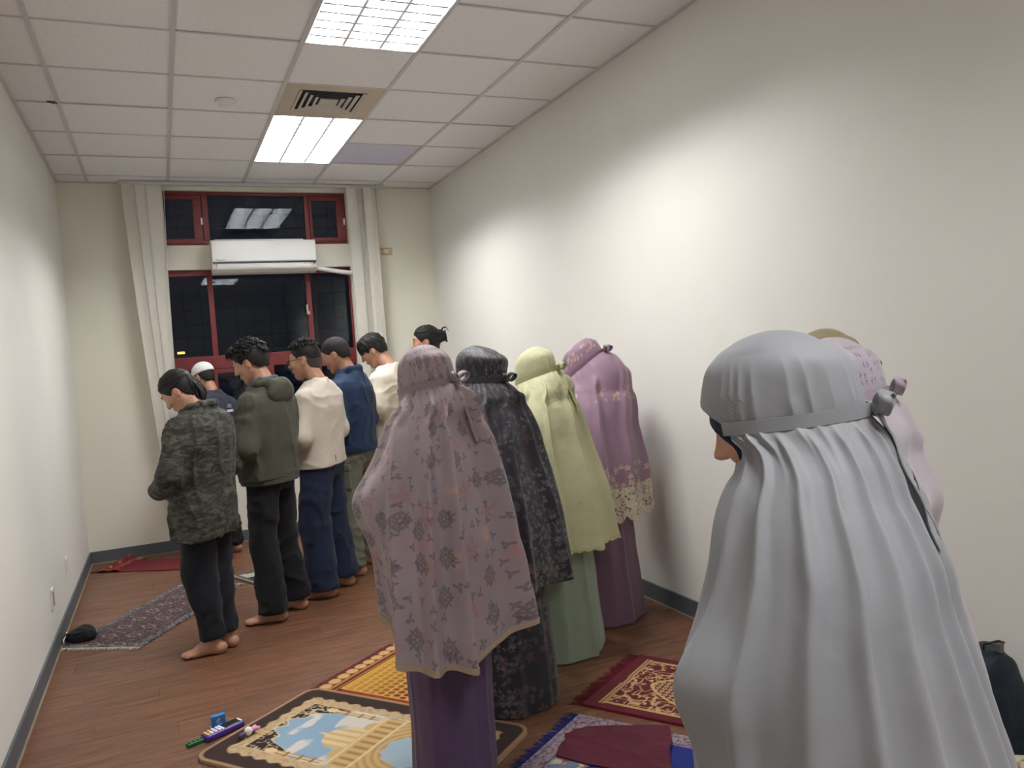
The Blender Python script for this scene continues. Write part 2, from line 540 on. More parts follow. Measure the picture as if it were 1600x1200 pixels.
lt.build('latch', M_METAL, w2)
shift(w2)
# outside: security grille, a dim facade and one street lamp
gr = empty('window_grille', (1.3, YF + .19, 1.6))
tag(gr, 'thin wire security grille outside the window', 'grille')
g_ = MB()
for k in range(18): g_.tube([(WX0 - .1 - 1.3, 0, -0.75 + k * .12), (WX1 + .1 - 1.3, 0, -0.75 + k * .12)], .002, 5)
g_.build('horizontal_wires', M_GRILLE, gr)
g_ = MB()
for k in range(12): g_.tube([(WX0 - 1.3 + k * .145, .006, -.85), (WX0 - 1.3 + k * .145, .006, 1.45)], .002, 5)
g_.build('vertical_wires', M_GRILLE, gr)
for n_ in list(gr.children): n_['kind'] = 'stuff'
sl = empty('street_lamp', (1.02, 12.5, 0))
tag(sl, 'small orange street lamp glowing far outside the left pane', 'street lamp')
sl.location = (0.81, 12.5, 0)
M_LAMP = NT('street_lamp_glow').p(ec=(1.0, 0.62, 0.12, 1), es=6.0, rough=0.4).m
MB().cbox((-.07, -.03, 1.915), (.07, .03, 1.955), .012).build('lamp_head', M_LAMP, sl)
MB().tube([(0, .1, -1.0), (0, .1, 1.9), (0, .02, 1.965)], .02, 8).build('pole', M_GRILLE, sl)

# ------------------------------------------------------------------ air conditioner
ac = empty('air_conditioner', (1.322, YF, 2.322))
tag(ac, 'white wall mounted air conditioner across the window beam', 'air conditioner')
M_AC = plain('gloss_white', srgb(240, 241, 240), 0.16, 0.01, coat=0.4)
M_ACG = plain('satin_white', srgb(222, 222, 218), 0.4, 0.01)
M_ACB = plain('dark_trim', srgb(46, 46, 58), 0.25)
W = .434
def extr(name, prof, x0, x1, mat, par, rnd=None):
    vs = [(x0, y, z) for y, z in prof] + [(x1, y, z) for y, z in prof]
    n = len(prof)
    fs = [tuple(range(n)), tuple(range(2 * n - 1, n - 1, -1))] + [(i, n + i, n + (i + 1) % n, (i + 1) % n) for i in range(n)]
    return mesh_obj(name, vs, fs, mat, par)
body = extr('body', [(0, .02), (-.09, .0), (-.15, .012), (-.185, .04), (-.196, .088), (-.19, .25), (-.17, .285), (0, .285)], -W, W, M_ACG, ac)
fp = MB().cbox((-W, -.207, .098), (W, -.188, .278), .009).build('front_panel', M_AC, ac)
MB().cbox((-W + .004, -.2, .084), (W - .004, -.186, .099), .003).build('dark_trim_strip', M_ACB, ac)
extr('air_flap', [(-.193, .035), (-.2, .05), (-.201, .078), (-.194, .08), (-.19, .06), (-.187, .04)], -W + .04, W - .05, M_ACG, ac)
MB().cbox((W - .035, -.2035, .072), (W - .012, -.199, .082), .002).build('display_window', M_DARK, ac)
for k, q in enumerate((.1, .078, .058, .048)):
    MB().cbox((W - q - .006, -.203, .073), (W - q, -.1995, .079), .001).build('indicator', M_ACB, ac)
MB().cbox((-W + .03, -.19, .279), (W - .1, -.02, .29), .004).build('top_intake', M_ACG, ac)
def text_mesh(txt, size, mat, par, loc, rot, name='lettering', ext=0.0006):
    cu = bpy.data.curves.new(name, 'FONT')
    cu.body = txt; cu.size = size; cu.extrude = ext; cu.align_x = 'LEFT'
    tmp = bpy.data.objects.new(name, cu)
    COL.objects.link(tmp)
    dg = bpy.context.evaluated_depsgraph_get()
    me = bpy.data.meshes.new_from_object(tmp.evaluated_get(dg))
    bpy.data.objects.remove(tmp)
    me.materials.clear(); me.materials.append(mat)
    o = bpy.data.objects.new(name, me)
    link(o, par)
    o.location = loc; o.rotation_euler = rot
    return o
text_mesh('Panasonic', .019, M_DARK, fp, (-W + .028, -.2075, .108), (R(90), 0, 0))
MB().cbox((-W + .03, -.2, .072), (-W + .07, -.1955, .076), .001).build('small_mark', M_DARK, body)
tag(MB().tube([(1.75, YF - .1, 2.365), (1.85, YF - .09, 2.35), (1.98, YF - .07, 2.33), (2.105, YF - .05, 2.315), (2.2, YF - .03, 2.305)], .02, 12).build('coolant_pipe', M_WHITE, None, True),
    'white insulated pipe running from the air conditioner to the blinds', 'pipe')

# ------------------------------------------------------------------ vertical blinds
M_BLIND = plain('blind_fabric', srgb(206, 202, 190), 0.8, 0.03, 20, bump=0.15, bscale=300, bdist=0.001)
M_BLIND2 = plain('blind_fabric_pale', srgb(222, 219, 210), 0.8, 0.03, 20, bump=0.15, bscale=300, bdist=0.001)
vb = empty('vertical_blind', (1.34, YF - .09, H))
tag(vb, 'cream vertical blind gathered into two bunches beside the window', 'blind')
MB().cbox((-1.11, -.02, -.028), (1.1, .02, -.001), .003).build('headrail', M_TBAR, vb)
def slat(x0, x1, yo, bend, z1, mat, curl=0.015, depth=0.0, pinch=1.0):
    """one hanging strip; x0..x1 at the top, shifted by bend at the bottom, gathered by pinch"""
    nz, nx = 20, 8
    vs = []
    for side in (0, 1):
        for i in range(nz + 1):
            t = i / nz
            z = -.028 + (z1 - H + .028) * t
            for j in range(nx + 1):
                s = j / nx
                xm = (x0 + x1) / 2; w = (x1 - x0) * (1 - (1 - pinch) * t)
                x = xm + (s - .5) * w + bend * t ** 1.35 - 1.34
                y = yo + depth * s + curl * math.sin(math.pi * s) + .008 * math.sin(5 * t + s * 2) * t + side * .0012
                vs.append((x, y, z))
    n = (nz + 1) * (nx + 1)
    fs = []
    for i in range(nz):
        for j in range(nx):
            a = i * (nx + 1) + j
            fs.append((a, a + nx + 1, a + nx + 2, a + 1)); fs.append((n + a, n + a + 1, n + a + nx + 2, n + a + nx + 1))
    for i in range(nz):
        for j, fl_ in ((0, 1), (nx, 0)):
            a = i * (nx + 1) + j
            q = (a, n + a, n + a + nx + 1, a + nx + 1)
            fs.append(q if not fl_ else q[::-1])
    mesh_obj('slat', vs, fs, mat, vb, True)
slat(.405, .55, .0, -.03, .35, M_BLIND2, .006, .01, .9)
slat(.325, .425, -.02, .075, .35, M_BLIND2, .008, .012, .7)
slat(.245, .345, -.04, .14, .38, M_BLIND, .008, .015, .7)
slat(.30, .40, -.01, .12, .38, M_BLIND, .005, .01, .6)
slat(2.085, 2.20, -.02, .0, .35, M_BLIND2, .006, .01)
slat(2.185, 2.255, -.035, .0, .35, M_BLIND, .008, .02)
slat(2.235, 2.315, -.045, .0, .35, M_BLIND2, -.006, .02)
slat(2.285, 2.345, -.02, .0, .35, M_BLIND, .012, -.03)
ch = MB()
pts = [(2.365 - 1.34, .01, -.02), (2.362 - 1.34, .02, -.7), (2.355 - 1.34, .02, -1.6), (2.36 - 1.34, .02, -2.0)]
ch.tube(pts, .006, 6).build('pull_chain', M_BLIND2, vb, True)
MB().tube([(.565 - 1.34, .0, -.03), (.53 - 1.34, -.01, -1.0), (.525 - 1.34, -.02, -1.75)], .0025, 5).build('pull_chain', M_WHITE, vb, True)
MB().tube([(1.02, -.02, -.01), (1.09, -.05, -.01), (1.0, -.1, -.012)], .008, 6).build('rail_bracket', M_TBAR, vb)

# ------------------------------------------------------------------ sockets
M_IVORY = plain('ivory_plate', srgb(196, 178, 140), 0.45, 0.03)
M_IV2 = plain('ivory_insert', srgb(232, 224, 204), 0.4, 0.02)
sk = empty('wall_socket', (2.445, YF, 2.515))
tag(sk, 'ivory wall socket with white plug right of the blinds', 'socket')
MB().cbox((-.056, -.01, -.034), (.056, 0, .034), .003).build('plate', M_IVORY, sk)
MB().cbox((-.032, -.03, -.02), (.018, -.009, .02), .004).build('plug', M_IV2, sk)
MB().tube([(-.03, -.02, 0), (-.07, -.015, 0), (-.1, -.012, .004)], .006, 6).build('cord', M_IV2, sk)
def outlet(y, z, mat, label):
    r_ = empty('wall_outlet', (XL, y, z))
    tag(r_, label, 'outlet')
    MB().cbox((0, -.038, -.058), (.008, .038, .058), .003).build('plate', M_WHITE, r_)
    MB().cbox((.007, -.022, -.04), (.011, .022, .04), .002).build('insert', mat, r_)
outlet(1.70, .328, plain('outlet_insert_white', srgb(214, 206, 198), .5), 'small white outlet low on the left wall, farther from the viewer')
outlet(.962, .305, plain('outlet_insert_tan', srgb(178, 150, 128), .5), 'outlet with tan insert low on the left wall, nearer the viewer')

# ================================================================== figures: signed-distance modelling
f32 = np.float32
def vnoise(x, y, z, seed=0):
    """smooth value noise on float arrays, about -1..1"""
    xi = np.floor(x).astype(np.int64); yi = np.floor(y).astype(np.int64); zi = np.floor(z).astype(np.int64)
    fx = x - xi; fy = y - yi; fz = z - zi
    fx = fx * fx * (3 - 2 * fx); fy = fy * fy * (3 - 2 * fy); fz = fz * fz * (3 - 2 * fz)
    def hsh(a, b, c):
        h_ = (a * 374761393 + b * 668265263 + c * 2147483647 + seed * 1274126177) & 0xFFFFFFFF
        h_ = ((h_ ^ (h_ >> 13)) * 1103515245) & 0xFFFFFFFF
        h_ = ((h_ ^ (h_ >> 16)) * 2654435761) & 0xFFFFFFFF
        return ((h_ >> 8) & 0xFFFF) / 32767.5 - 1.0
    r = 0
    for dx in (0, 1):
        wx = fx if dx else 1 - fx
        for dy in (0, 1):
            wy = fy if dy else 1 - fy
            for dz in (0, 1):
                wz = fz if dz else 1 - fz
                r = r + wx * wy * wz * hsh(xi + dx, yi + dy, zi + dz)
    return r

def smin(a, b, k):
    if k <= 0: return np.minimum(a, b)
    h_ = np.clip(0.5 + 0.5 * (b - a) / k, 0, 1)
    return b * (1 - h_) + a * h_ - k * h_ * (1 - h_)

def rotm(rx=0, ry=0, rz=0):
    return np.array((Matrix.Rotation(rz, 3, 'Z') @ Matrix.Rotation(ry, 3, 'Y') @ Matrix.Rotation(rx, 3, 'X')))

class SDF:
    def __init__(s, lo, hi, h):
        s.h = h
        s.lo = np.array(lo, float)
        n = np.ceil((np.array(hi) - s.lo) / h).astype(int) + 1
        s.ax = [s.lo[i] + h * np.arange(n[i]) for i in range(3)]
        s.F = np.full(tuple(n), 0.5, f32)
    def sl(s, lo, hi):
        out = []
        for i in range(3):
            a = max(0, int((lo[i] - s.lo[i]) / s.h)); b = min(len(s.ax[i]), int((hi[i] - s.lo[i]) / s.h) + 2)
            if b <= a: return None
            out.append(slice(a, b))
        return tuple(out)
    def grid(s, q):
        return (s.ax[0][q[0]][:, None, None], s.ax[1][q[1]][None, :, None], s.ax[2][q[2]][None, None, :])
    def apply(s, lo, hi, fn, k=0.0, op='add'):
        m = k + 3 * s.h
        q = s.sl([l - m for l in lo], [u + m for u in hi])
        if q is None: return s
        d = fn(*s.grid(q)).astype(f32)
        if op == 'add': s.F[q] = smin(s.F[q], d, k)
        elif op == 'sub': s.F[q] = -smin(-s.F[q], d, k)
        return s
    def cap(s, a, b, r1, r2=None, k=0.01, op='add'):
        r2 = r1 if r2 is None else r2
        a = np.array(a, float); b = np.array(b, float)
        ba = b - a; L2 = max(ba @ ba, 1e-9)
        def fn(x, y, z):
            t = np.clip(((x - a[0]) * ba[0] + (y - a[1]) * ba[1] + (z - a[2]) * ba[2]) / L2, 0, 1)
            return np.sqrt((x - a[0] - t * ba[0]) ** 2 + (y - a[1] - t * ba[1]) ** 2 + (z - a[2] - t * ba[2]) ** 2) - (r1 + (r2 - r1) * t)
        r = max(r1, r2)
        return s.apply(np.minimum(a, b) - r, np.maximum(a, b) + r, fn, k, op)
    def chain(s, pts, rad, k=0.012, op='add'):
        for i in range(len(pts) - 1): s.cap(pts[i], pts[i + 1], rad[i], rad[i + 1], k, op)
        return s
    def ell(s, c, r, rot=None, k=0.01, op='add'):
        c = np.array(c, float); r = np.array(r, float)
        A = np.eye(3) if rot is None else np.array(rot)
        def fn(x, y, z):
            dx, dy, dz = x - c[0], y - c[1], z - c[2]
            u = (A[0, 0] * dx + A[1, 0] * dy + A[2, 0] * dz) / r[0]
            v = (A[0, 1] * dx + A[1, 1] * dy + A[2, 1] * dz) / r[1]
            w = (A[0, 2] * dx + A[1, 2] * dy + A[2, 2] * dz) / r[2]
            q = np.sqrt(u * u + v * v + w * w) + 1e-6
            g = np.sqrt((u / r[0]) ** 2 + (v / r[1]) ** 2 + (w / r[2]) ** 2) + 1e-6
            return np.where(q < 0.2, (q - 1) * r.min(), q * (q - 1) / g)
        e = np.sqrt(((A * r) ** 2).sum(1))
        return s.apply(c - e, c + e, fn, k, op)
    def prof(s, rows, k=0.02, p=2.4, op='add', lean=0.0):
        """column with elliptic sections: rows of (z, half width, half depth, centre y)"""
        rows = sorted(rows)
        Z = [q[0] for q in rows]
        def fn(x, y, z):
            w = np.interp(z, Z, [q[1] for q in rows]); d = np.interp(z, Z, [q[2] for q in rows]); c = np.interp(z, Z, [q[3] for q in rows])
            xx = x - (np.interp(z, Z, [q[4] for q in rows]) if len(rows[0]) > 4 else 0.0)
            q = (np.abs(xx / w) ** p + np.abs((y - c) / d) ** p) ** (1 / p)
            dd = (q - 1) * np.minimum(w, d) * (0.6 + 0.4 * np.minimum(1, np.maximum(w, d) / np.minimum(w, d) * 0.7))
            return np.maximum(np.maximum(dd, z - Z[-1]), Z[0] - z)
        mx = max(q[1] for q in rows) + max((abs(q[4]) for q in rows if len(q) > 4), default=0); my = max(q[2] + abs(q[3]) for q in rows)
        return s.apply((-mx, -my, Z[0]), (mx, my, Z[-1]), fn, k, op)
    def cut_below(s, z0, ty=0.0, tx=0.0):
        x, y, z = s.grid((slice(None),) * 3)
        s.F = np.maximum(s.F, (z0 + ty * y + tx * x - z).astype(f32))
        return s
    def cut_above(s, z0, ty=0.0, tx=0.0):
        x, y, z = s.grid((slice(None),) * 3)
        s.F = np.maximum(s.F, (z - z0 - ty * y - tx * x).astype(f32))
        return s
    def wrinkle(s, amp, fx, fy, fz, seed, warp=0.6):
        idx = np.nonzero(np.abs(s.F) < amp * 2 + 3 * s.h)
        x = s.ax[0][idx[0]]; y = s.ax[1][idx[1]]; z = s.ax[2][idx[2]]
        wv = vnoise(x * 7, y * 7, z * 5, seed + 5) * warp
        n1 = vnoise(x * fx + wv, y * fy + wv, z * fz + wv * 2, seed)
        n1 = np.clip(1 - np.abs(n1) * 1.6, 0, 1) ** 2 * 2.2 - .75
        n2 = vnoise(x * fx * 2.1 - wv, y * fy * 2.1, z * fz * 1.8 + wv, seed + 9)
        s.F[idx] += (amp * (-0.7 * n1 + 0.35 * n2)).astype(f32)
        return s
    def mesh(s):
        F = s.F
        F[0] = F[-1] = 0.3; F[:, 0] = F[:, -1] = 0.3; F[:, :, 0] = F[:, :, -1] = 0.3
        ins = F < 0
        nx, ny, nz = F.shape
        c = np.zeros((nx - 1, ny - 1, nz - 1), np.int8)
        for dx in (0, 1):
            for dy in (0, 1):
                for dz in (0, 1):
                    c += ins[dx:nx - 1 + dx, dy:ny - 1 + dy, dz:nz - 1 + dz]
        act = np.argwhere((c > 0) & (c < 8))
        idm = np.full(c.shape, -1, np.int32)
        idm[act[:, 0], act[:, 1], act[:, 2]] = np.arange(len(act))
        vals = {}
        for dx in (0, 1):
            for dy in (0, 1):
                for dz in (0, 1):
                    vals[dx, dy, dz] = F[act[:, 0] + dx, act[:, 1] + dy, act[:, 2] + dz].astype(float)
        P = np.zeros((len(act), 3)); cnt = np.zeros(len(act))
        for axis in range(3):
            for a in (0, 1):
                for b in (0, 1):
                    k0 = [a, b]; k0.insert(axis, 0); k1 = list(k0); k1[axis] = 1
                    v0, v1 = vals[tuple(k0)], vals[tuple(k1)]
                    m = (v0 < 0) != (v1 < 0)
                    t = np.where(m, v0 / np.where(m, v0 - v1, 1), 0)
                    pt = np.tile(np.array(k0, float), (len(act), 1)); pt[:, axis] = t
                    P += pt * m[:, None]; cnt += m
        P = s.lo + s.h * (act + P / cnt[:, None])
        Q = []
        for axis in range(3):
            sl0 = [slice(1, -1)] * 3; sl1 = [slice(1, -1)] * 3
            sl0[axis] = slice(0, -1); sl1[axis] = slice(1, None)
            A = ins[tuple(sl0)]; B = ins[tuple(sl1)]
            for flip in (0, 1):
                e = np.argwhere((A & ~B) if not flip else (~A & B))
                o1, o2 = [i for i in range(3) if i != axis]
                for i in (o1, o2): e[:, i] += 1
                def cell(d1, d2):
                    q = e.copy(); q[:, o1] += d1; q[:, o2] += d2
                    return idm[q[:, 0], q[:, 1], q[:, 2]]
                quad = np.stack([cell(-1, -1), cell(0, -1), cell(0, 0), cell(-1, 0)], 1)
                if (flip == 1) != (axis == 1): quad = quad[:, ::-1]
                Q.append(quad)
        return P, np.concatenate(Q)
    def build(s, name, mat, parent=None, smooth_it=1):
        P, Q = s.mesh()
        return np_obj(name, P, Q, mat, parent, smooth_it)

def np_obj(name, P, Q, mat, parent=None, smooth_it=0, uv=None):
    if smooth_it:
        for _ in range(smooth_it):
            acc = np.zeros_like(P); cn = np.zeros(len(P))
            for a in range(4):
                b = (a + 1) % 4
                np.add.at(acc, Q[:, a], P[Q[:, b]]); np.add.at(acc, Q[:, b], P[Q[:, a]])
                np.add.at(cn, Q[:, a], 1); np.add.at(cn, Q[:, b], 1)
            P = P * 0.45 + 0.55 * acc / np.maximum(cn, 1)[:, None]
    me = bpy.data.meshes.new(name)
    me.vertices.add(len(P)); me.vertices.foreach_set('co', np.ascontiguousarray(P, f32).ravel())
    me.loops.add(Q.size); me.loops.foreach_set('vertex_index', np.ascontiguousarray(Q, np.int32).ravel())
    me.polygons.add(len(Q))
    me.polygons.foreach_set('loop_start', np.arange(len(Q), dtype=np.int32) * 4)
    me.polygons.foreach_set('use_smooth', np.ones(len(Q), bool))
    me.update(calc_edges=True)
    me.validate()
    if uv is not None:
        l = me.uv_layers.new(name='UVMap')
        l.data.foreach_set('uv', np.ascontiguousarray(uv[Q.ravel()], f32).ravel())
    me.materials.append(mat)
    return link(bpy.data.objects.new(name, me), parent)

# ------------------------------------------------------------------ skin, hair and cloth materials
def skin_mat(name, col):
    t = NT(name)
    v = t.coord('Object')
    c = Vector(col[:3])
    f = t.noise(v, 22, 4)
    base = t.ramp(f, [(0.3, tuple(c * 0.9) + (1,)), (0.7, tuple(c * 1.06) + (1,))])
    t.base(base)
    t.p(rough=0.5, sss=0.12)
    t.b.inputs['Subsurface Radius'].default_value = (0.012, 0.005, 0.003)
    t.bump(t.noise(v, 260, 3), 0.1, 0.001)
    return t.m
SKIN = skin_mat('skin', srgb(184, 138, 113))
SKIN2 = skin_mat('skin_tan', srgb(170, 124, 99))
def hair_mat():
    t = NT('black_hair')
    v = t.coord('Object', (1, 1, 0.35))
    f = t.noise(v, 160, 3)
    t.base(t.ramp(f, [(0.3, srgb(12, 11, 12)), (0.75, srgb(36, 33, 34))]))
    t.p(rough=0.55, spec=0.3)
    t.bump(f, 0.6, 0.003)
    return t.m
HAIR = hair_mat()
STUB = plain('stubble_hair', srgb(62, 50, 44), 0.7, 0.25, 120, bump=.3, bscale=400)
def cloth(name, col, var=0.08, rough=0.85, weave=500, sheen=0.06, wr=0.3, wscale=14):
    t = NT(name)
    v = t.coord('Object')
    c = Vector(col[:3])
    f = t.noise(v, 5, 5)
    t.base(t.ramp(f, [(0.3, tuple(c * (1 - var)) + (1,)), (0.7, tuple(c * (1 + var)) + (1,))]))
    t.p(rough=rough, sheen=sheen, spec=0.25)
    a = t.noise(v, wscale, 4, 0.55, 0.6)
    b = t.noise(v, weave, 2)
    h_ = t.math('ADD', t.math('MULTIPLY', a, 1.0), t.math('MULTIPLY', b, 0.06))
    t.bump(h_, wr, 0.02)
    return t.m
def camo_mat():
    t = NT('tiger_camouflage')
    v = t.coord('Object', (1, 1, 2.4))
    f = t.noise(v, 11, 4, 0.6, 1.6)
    g = t.noise(t.coord('Object', (1, 1, 4.5)), 20, 4, 0.6, 1.8)
    a = t.ramp(f, [(0.40, srgb(14, 15, 14)), (0.46, srgb(38, 39, 34)), (0.52, srgb(46, 46, 40)), (0.57, srgb(84, 82, 71))])
    b = t.ramp(g, [(0.44, srgb(18, 19, 18)), (0.50, srgb(62, 60, 52)), (0.58, srgb(34, 35, 31))], 'LINEAR')
    t.base(t.mix(0.38, a, b))
    t.p(rough=0.8, sheen=0.04)
    t.bump(t.noise(t.coord('Object'), 16, 4, 0.55, 0.6), 0.25, 0.02)
    return t.m

# ------------------------------------------------------------------ body
def head_frame(c, bow, yaw, roll=0.0):
    A = rotm(0, 0, yaw) @ rotm(-bow, 0, 0) @ rotm(0, roll, 0)
    c = np.array(c, float)
    return (lambda v: c + A @ np.array(v, float)), A

def add_head(S, hp, A, jaw=1.0, ears=True, hs=1.0):
    hp0 = hp
    if hs != 1.0:
        hp = lambda v: hp0(np.array(v, float) * hs)
        ell0, cap0 = S.ell, S.cap
        class _S: pass
        S2 = _S(); S2.ell = lambda c, r, A_=None, k=.01, op='add': ell0(c, np.array(r) * hs, A_, k, op)
        S2.cap = lambda a, b, r1, r2=None, k=.01, op='add': cap0(a, b, r1 * hs, None if r2 is None else r2 * hs, k, op)
        S = S2
    S.ell(hp((0, -.012, .035)), (.076, .097, .088), A, .02)          # cranium
    S.ell(hp((0, .03, -.005)), (.066, .066, .085), A, .03)           # face mass
    S.cap(hp((0, .02, -.045)), hp((0, .052, -.098)), .056 * jaw, .029, .03)   # jaw to chin
    for s_ in (-1, 1):
        S.cap(hp((s_ * .052, .0, -.045)), hp((s_ * .022, .06, -.095)), .017, .018, .03)  # jaw line
        S.ell(hp((s_ * .042, .068, -.02)), (.022, .018, .018), A, .025)   # cheekbone
        S.ell(hp((s_ * .032, .095, .014)), (.018, .012, .011), A, .008, 'sub')  # eye socket
        S.ell(hp((s_ * .032, .081, .012)), (.0135, .012, .011), A, .003)  # eyelid
        if not ears: continue
        S.ell(hp((s_ * .079, -.012, -.008)), (.010, .020, .033), A @ rotm(.18, 0, -s_ * .35), .006)  # ear
        S.ell(hp((s_ * .089, -.006, -.006)), (.006, .009, .018), A @ rotm(.18, 0, -s_ * .35), .004, 'sub')
    S.cap(hp((-.035, .083, .034)), hp((.035, .083, .034)), .011, .011, .015)  # brow
    S.cap(hp((0, .092, .018)), hp((0, .112, -.022)), .0085, .0125, .012)   # nose
    for s_ in (-1, 1): S.ell(hp((s_ * .012, .102, -.026)), (.008, .009, .007), A, .006)
    S.cap(hp((-.016, .094, -.054)), hp((.016, .094, -.054)), .0065, .0065, .006)  # lips
    S.cap(hp((-.014, .091, -.066)), hp((.014, .091, -.066)), .007, .007, .006)
    S.cap(hp((-.02, .101, -.0602)), hp((.02, .101, -.0602)), .003, .003, .002, 'sub')

def add_foot(S, ax, ay, ang):
    """bare foot; ankle above (ax, ay), toes towards ang (radians, 0 = +y, positive turns left)"""
    ca, sa = math.cos(ang), math.sin(ang)
    def q(x, y, z): return (ax + ca * x - sa * y, ay + sa * x + ca * y, z)
    B = rotm(0, 0, ang)
    S.ell(q(0, -.045, .034), (.034, .04, .034), B, .02)
    S.cap(q(0, -.03, .04), q(0, .06, .036), .036, .034, .03)
    S.cap(q(0, .0, .075), q(.0, .08, .032), .034, .026, .03)
    S.ell(q(0, .115, .022), (.046, .05, .021), B, .02)
    return q

def add_toes(S, q, left):
    s_ = 1 if left else -1
    for i, (x, y, r_) in enumerate(((.030, .178, .0145), (.008, .178, .0108), (-.010, .170, .0102), (-.026, .158, .0098), (-.039, .143, .0095))):
        x *= s_
        S.cap(q(x * .85, .13, .018), q(x, y - r_, .0135), r_ * 1.05, r_, .004)

def add_hand(S, w, e, n, curl=.6, thumb=1):
    """w wrist, e direction to fingertips, n palm normal; four fingers and a thumb"""
    w = np.array(w, float); e = np.array(e, float); e /= np.linalg.norm(e)
    n = np.array(n, float); n -= e * (n @ e); n /= np.linalg.norm(n)
    t = np.cross(e, n)
    A = np.stack([t, e, n], 1)
    S.cap(w, w + e * .03, .026, .028, .015)
    S.ell(w + e * .055, (.042, .05, .016), A, .015)
    for i, L in enumerate((.068, .078, .072, .056)):
        o = (i - 1.5) * .0205
        b0 = w + e * .09 + t * o
        b1 = b0 + (e * math.cos(curl * .4) + n * math.sin(curl * .4)) * L * .5
        b2 = b1 + (e * math.cos(curl) + n * math.sin(curl)) * L * .5
        S.chain([b0, b1, b2], [.0092, .0086, .0074], .003)
    b0 = w + e * .03 + t * thumb * .034
    b1 = b0 + e * .03 + t * thumb * .02 + n * .008
    b2 = b1 + e * .03 + n * .008
    S.chain([b0, b1, b2], [.0125, .011, .0085], .008)

def pose(P):
    d = dict(head=(0, .055, 1.60), bow=.3, yaw=.15, feet=((-.12, -.04, .35), (.12, -.04, -.15)), sh=1.36, shw=.17,
             elbow=(.255, -.02, 1.10), wrist=(.09, .20, 1.03), nape=(0, -.035, 1.44), jaw=1.0, vox=.0078)
    d.update(P)
    return d

def build_body(name, P, mat):
    P = pose(P)
    hp, A = head_frame(P['head'], P['bow'], P['yaw'])
    S = SDF((-.36, -.28, -.012), (.36, .36, 1.78), P['vox'])
    # trunk, kept slimmer than the clothes over it
    S.prof([(.84, .125, .09, 0), (.95, .135, .095, -.01), (1.08, .125, .085, 0), (1.25, .14, .09, -.005), (1.34, .13, .07, -.015), (1.42, .055, .05, -.03)], .03, 2.0)
    S.cap((-.12, -.02, P['sh'] - .01), (.12, -.02, P['sh'] - .01), .042, .042, .03)
    S.cap(P['nape'], hp((0, -.025, -.05)), .058, .052, .03)
    add_head(S, hp, A, P['jaw'])
    for s_ in (-1, 1):
        E = P['elbow']; W_ = P['wrist']
        S.chain([(s_ * (P['shw'] - .015), -.015, P['sh'] - .025), (s_ * E[0], E[1], E[2]), (s_ * W_[0], W_[1], W_[2] + .012 * s_)], [.048, .037, .026], .02)
        e = (-s_ * .9, .22, -.05 * s_)
        add_hand(S, (s_ * W_[0], W_[1], W_[2] + .012 * s_), e, (0, -1, 0), .45, -s_)
        fx, fy, fa = P['feet'][0 if s_ < 0 else 1]
        hip = (s_ * .085, -.005, .88); kn = (s_ * .085 * .35 + fx * .65, fy * .5 + .03, .48)
        S.chain([hip, kn, (fx, fy, .085)], [.078, .053, .036], .03)
        q = add_foot(S, fx, fy, fa)
        S.cut_below(0.001) if False else None
        add_toes(S, q, s_ < 0)
        for m_ in (-1, 1): S.ell(q(m_ * .03, -.012, .075), (.012, .014, .012), None, .012)
    S.cut_below(0.0015)
    o = S.build(name, mat, None, 1)
    return o, hp, A, P

# ------------------------------------------------------------------ hair
def lock_mesh(paths, r0, n=4):
    V = []; Q = []
    for k, (pts, rr) in enumerate(paths):
        pts = np.array(pts); m = len(pts)
        b = len(V)
        for i in range(m):
            d = pts[min(i + 1, m - 1)] - pts[max(i - 1, 0)]
            d = d / (np.linalg.norm(d) + 1e-9)
            u_ = np.cross(d, (0.3, 0.2, 0.9)); u_ /= np.linalg.norm(u_) + 1e-9
            w_ = np.cross(d, u_)
            r_ = rr * (1.0 if i < m - 2 else (0.7 if i == m - 2 else 0.12)) * (0.8 if i == 0 else 1)
            for j in range(n):
                a = 2 * math.pi * j / n + .6
                V.append(pts[i] + u_ * r_ * math.cos(a) + w_ * r_ * math.sin(a))
        for i in range(m - 1):
            for j in range(n):
                Q.append((b + i * n + j, b + i * n + (j + 1) % n, b + (i + 1) * n + (j + 1) % n, b + (i + 1) * n + j))
    return np.array(V), np.array(Q)

def scalp(u, v, off=0.0):
    """point on the cranium in the head frame: u azimuth (0 front, positive to the left), v elevation"""
    c = np.array((0, -.012, .035)); r = np.array((.076, .097, .088)) + off
    return c + r * np.array((-math.sin(u) * math.cos(v), math.cos(u) * math.cos(v), math.sin(v)))

def hair_base(S, hp, A, off, front=.075, side=.012, nape=-.085, back=-.035):
    """cap of hair: front hairline height, height over the ear, height at the nape; ends behind the ear at y = back"""
    S.ell(hp((0, -.014, .037)), (.076 + off, .097 + off, .088 + off), A, 0)
    S.cap(hp((0, -.045, -.02)), hp((0, -.042, -.07)), .058 + off * .7, .05 + off * .4, .03)
    H0 = hp((0, 0, 0))
    x, y, z = S.grid((slice(None),) * 3)
    dx, dy, dz = x - H0[0], y - H0[1], z - H0[2]
    lx = A[0, 0] * dx + A[1, 0] * dy + A[2, 0] * dz
    ly = A[0, 1] * dx + A[1, 1] * dy + A[2, 1] * dz
    lz = A[0, 2] * dx + A[1, 2] * dy + A[2, 2] * dz
    line = np.interp(ly, [-.16, -.06, back, back + .012, .012, .03, .05, .085, .12], [nape, nape, nape + .03, side, side, side - .02, side + .012, front, front + .03])
    line = line + .006 * vnoise(lx * 60, ly * 60, lz * 0, 4)
    S.F = np.maximum(S.F, ((line - lz) * .8).astype(f32))

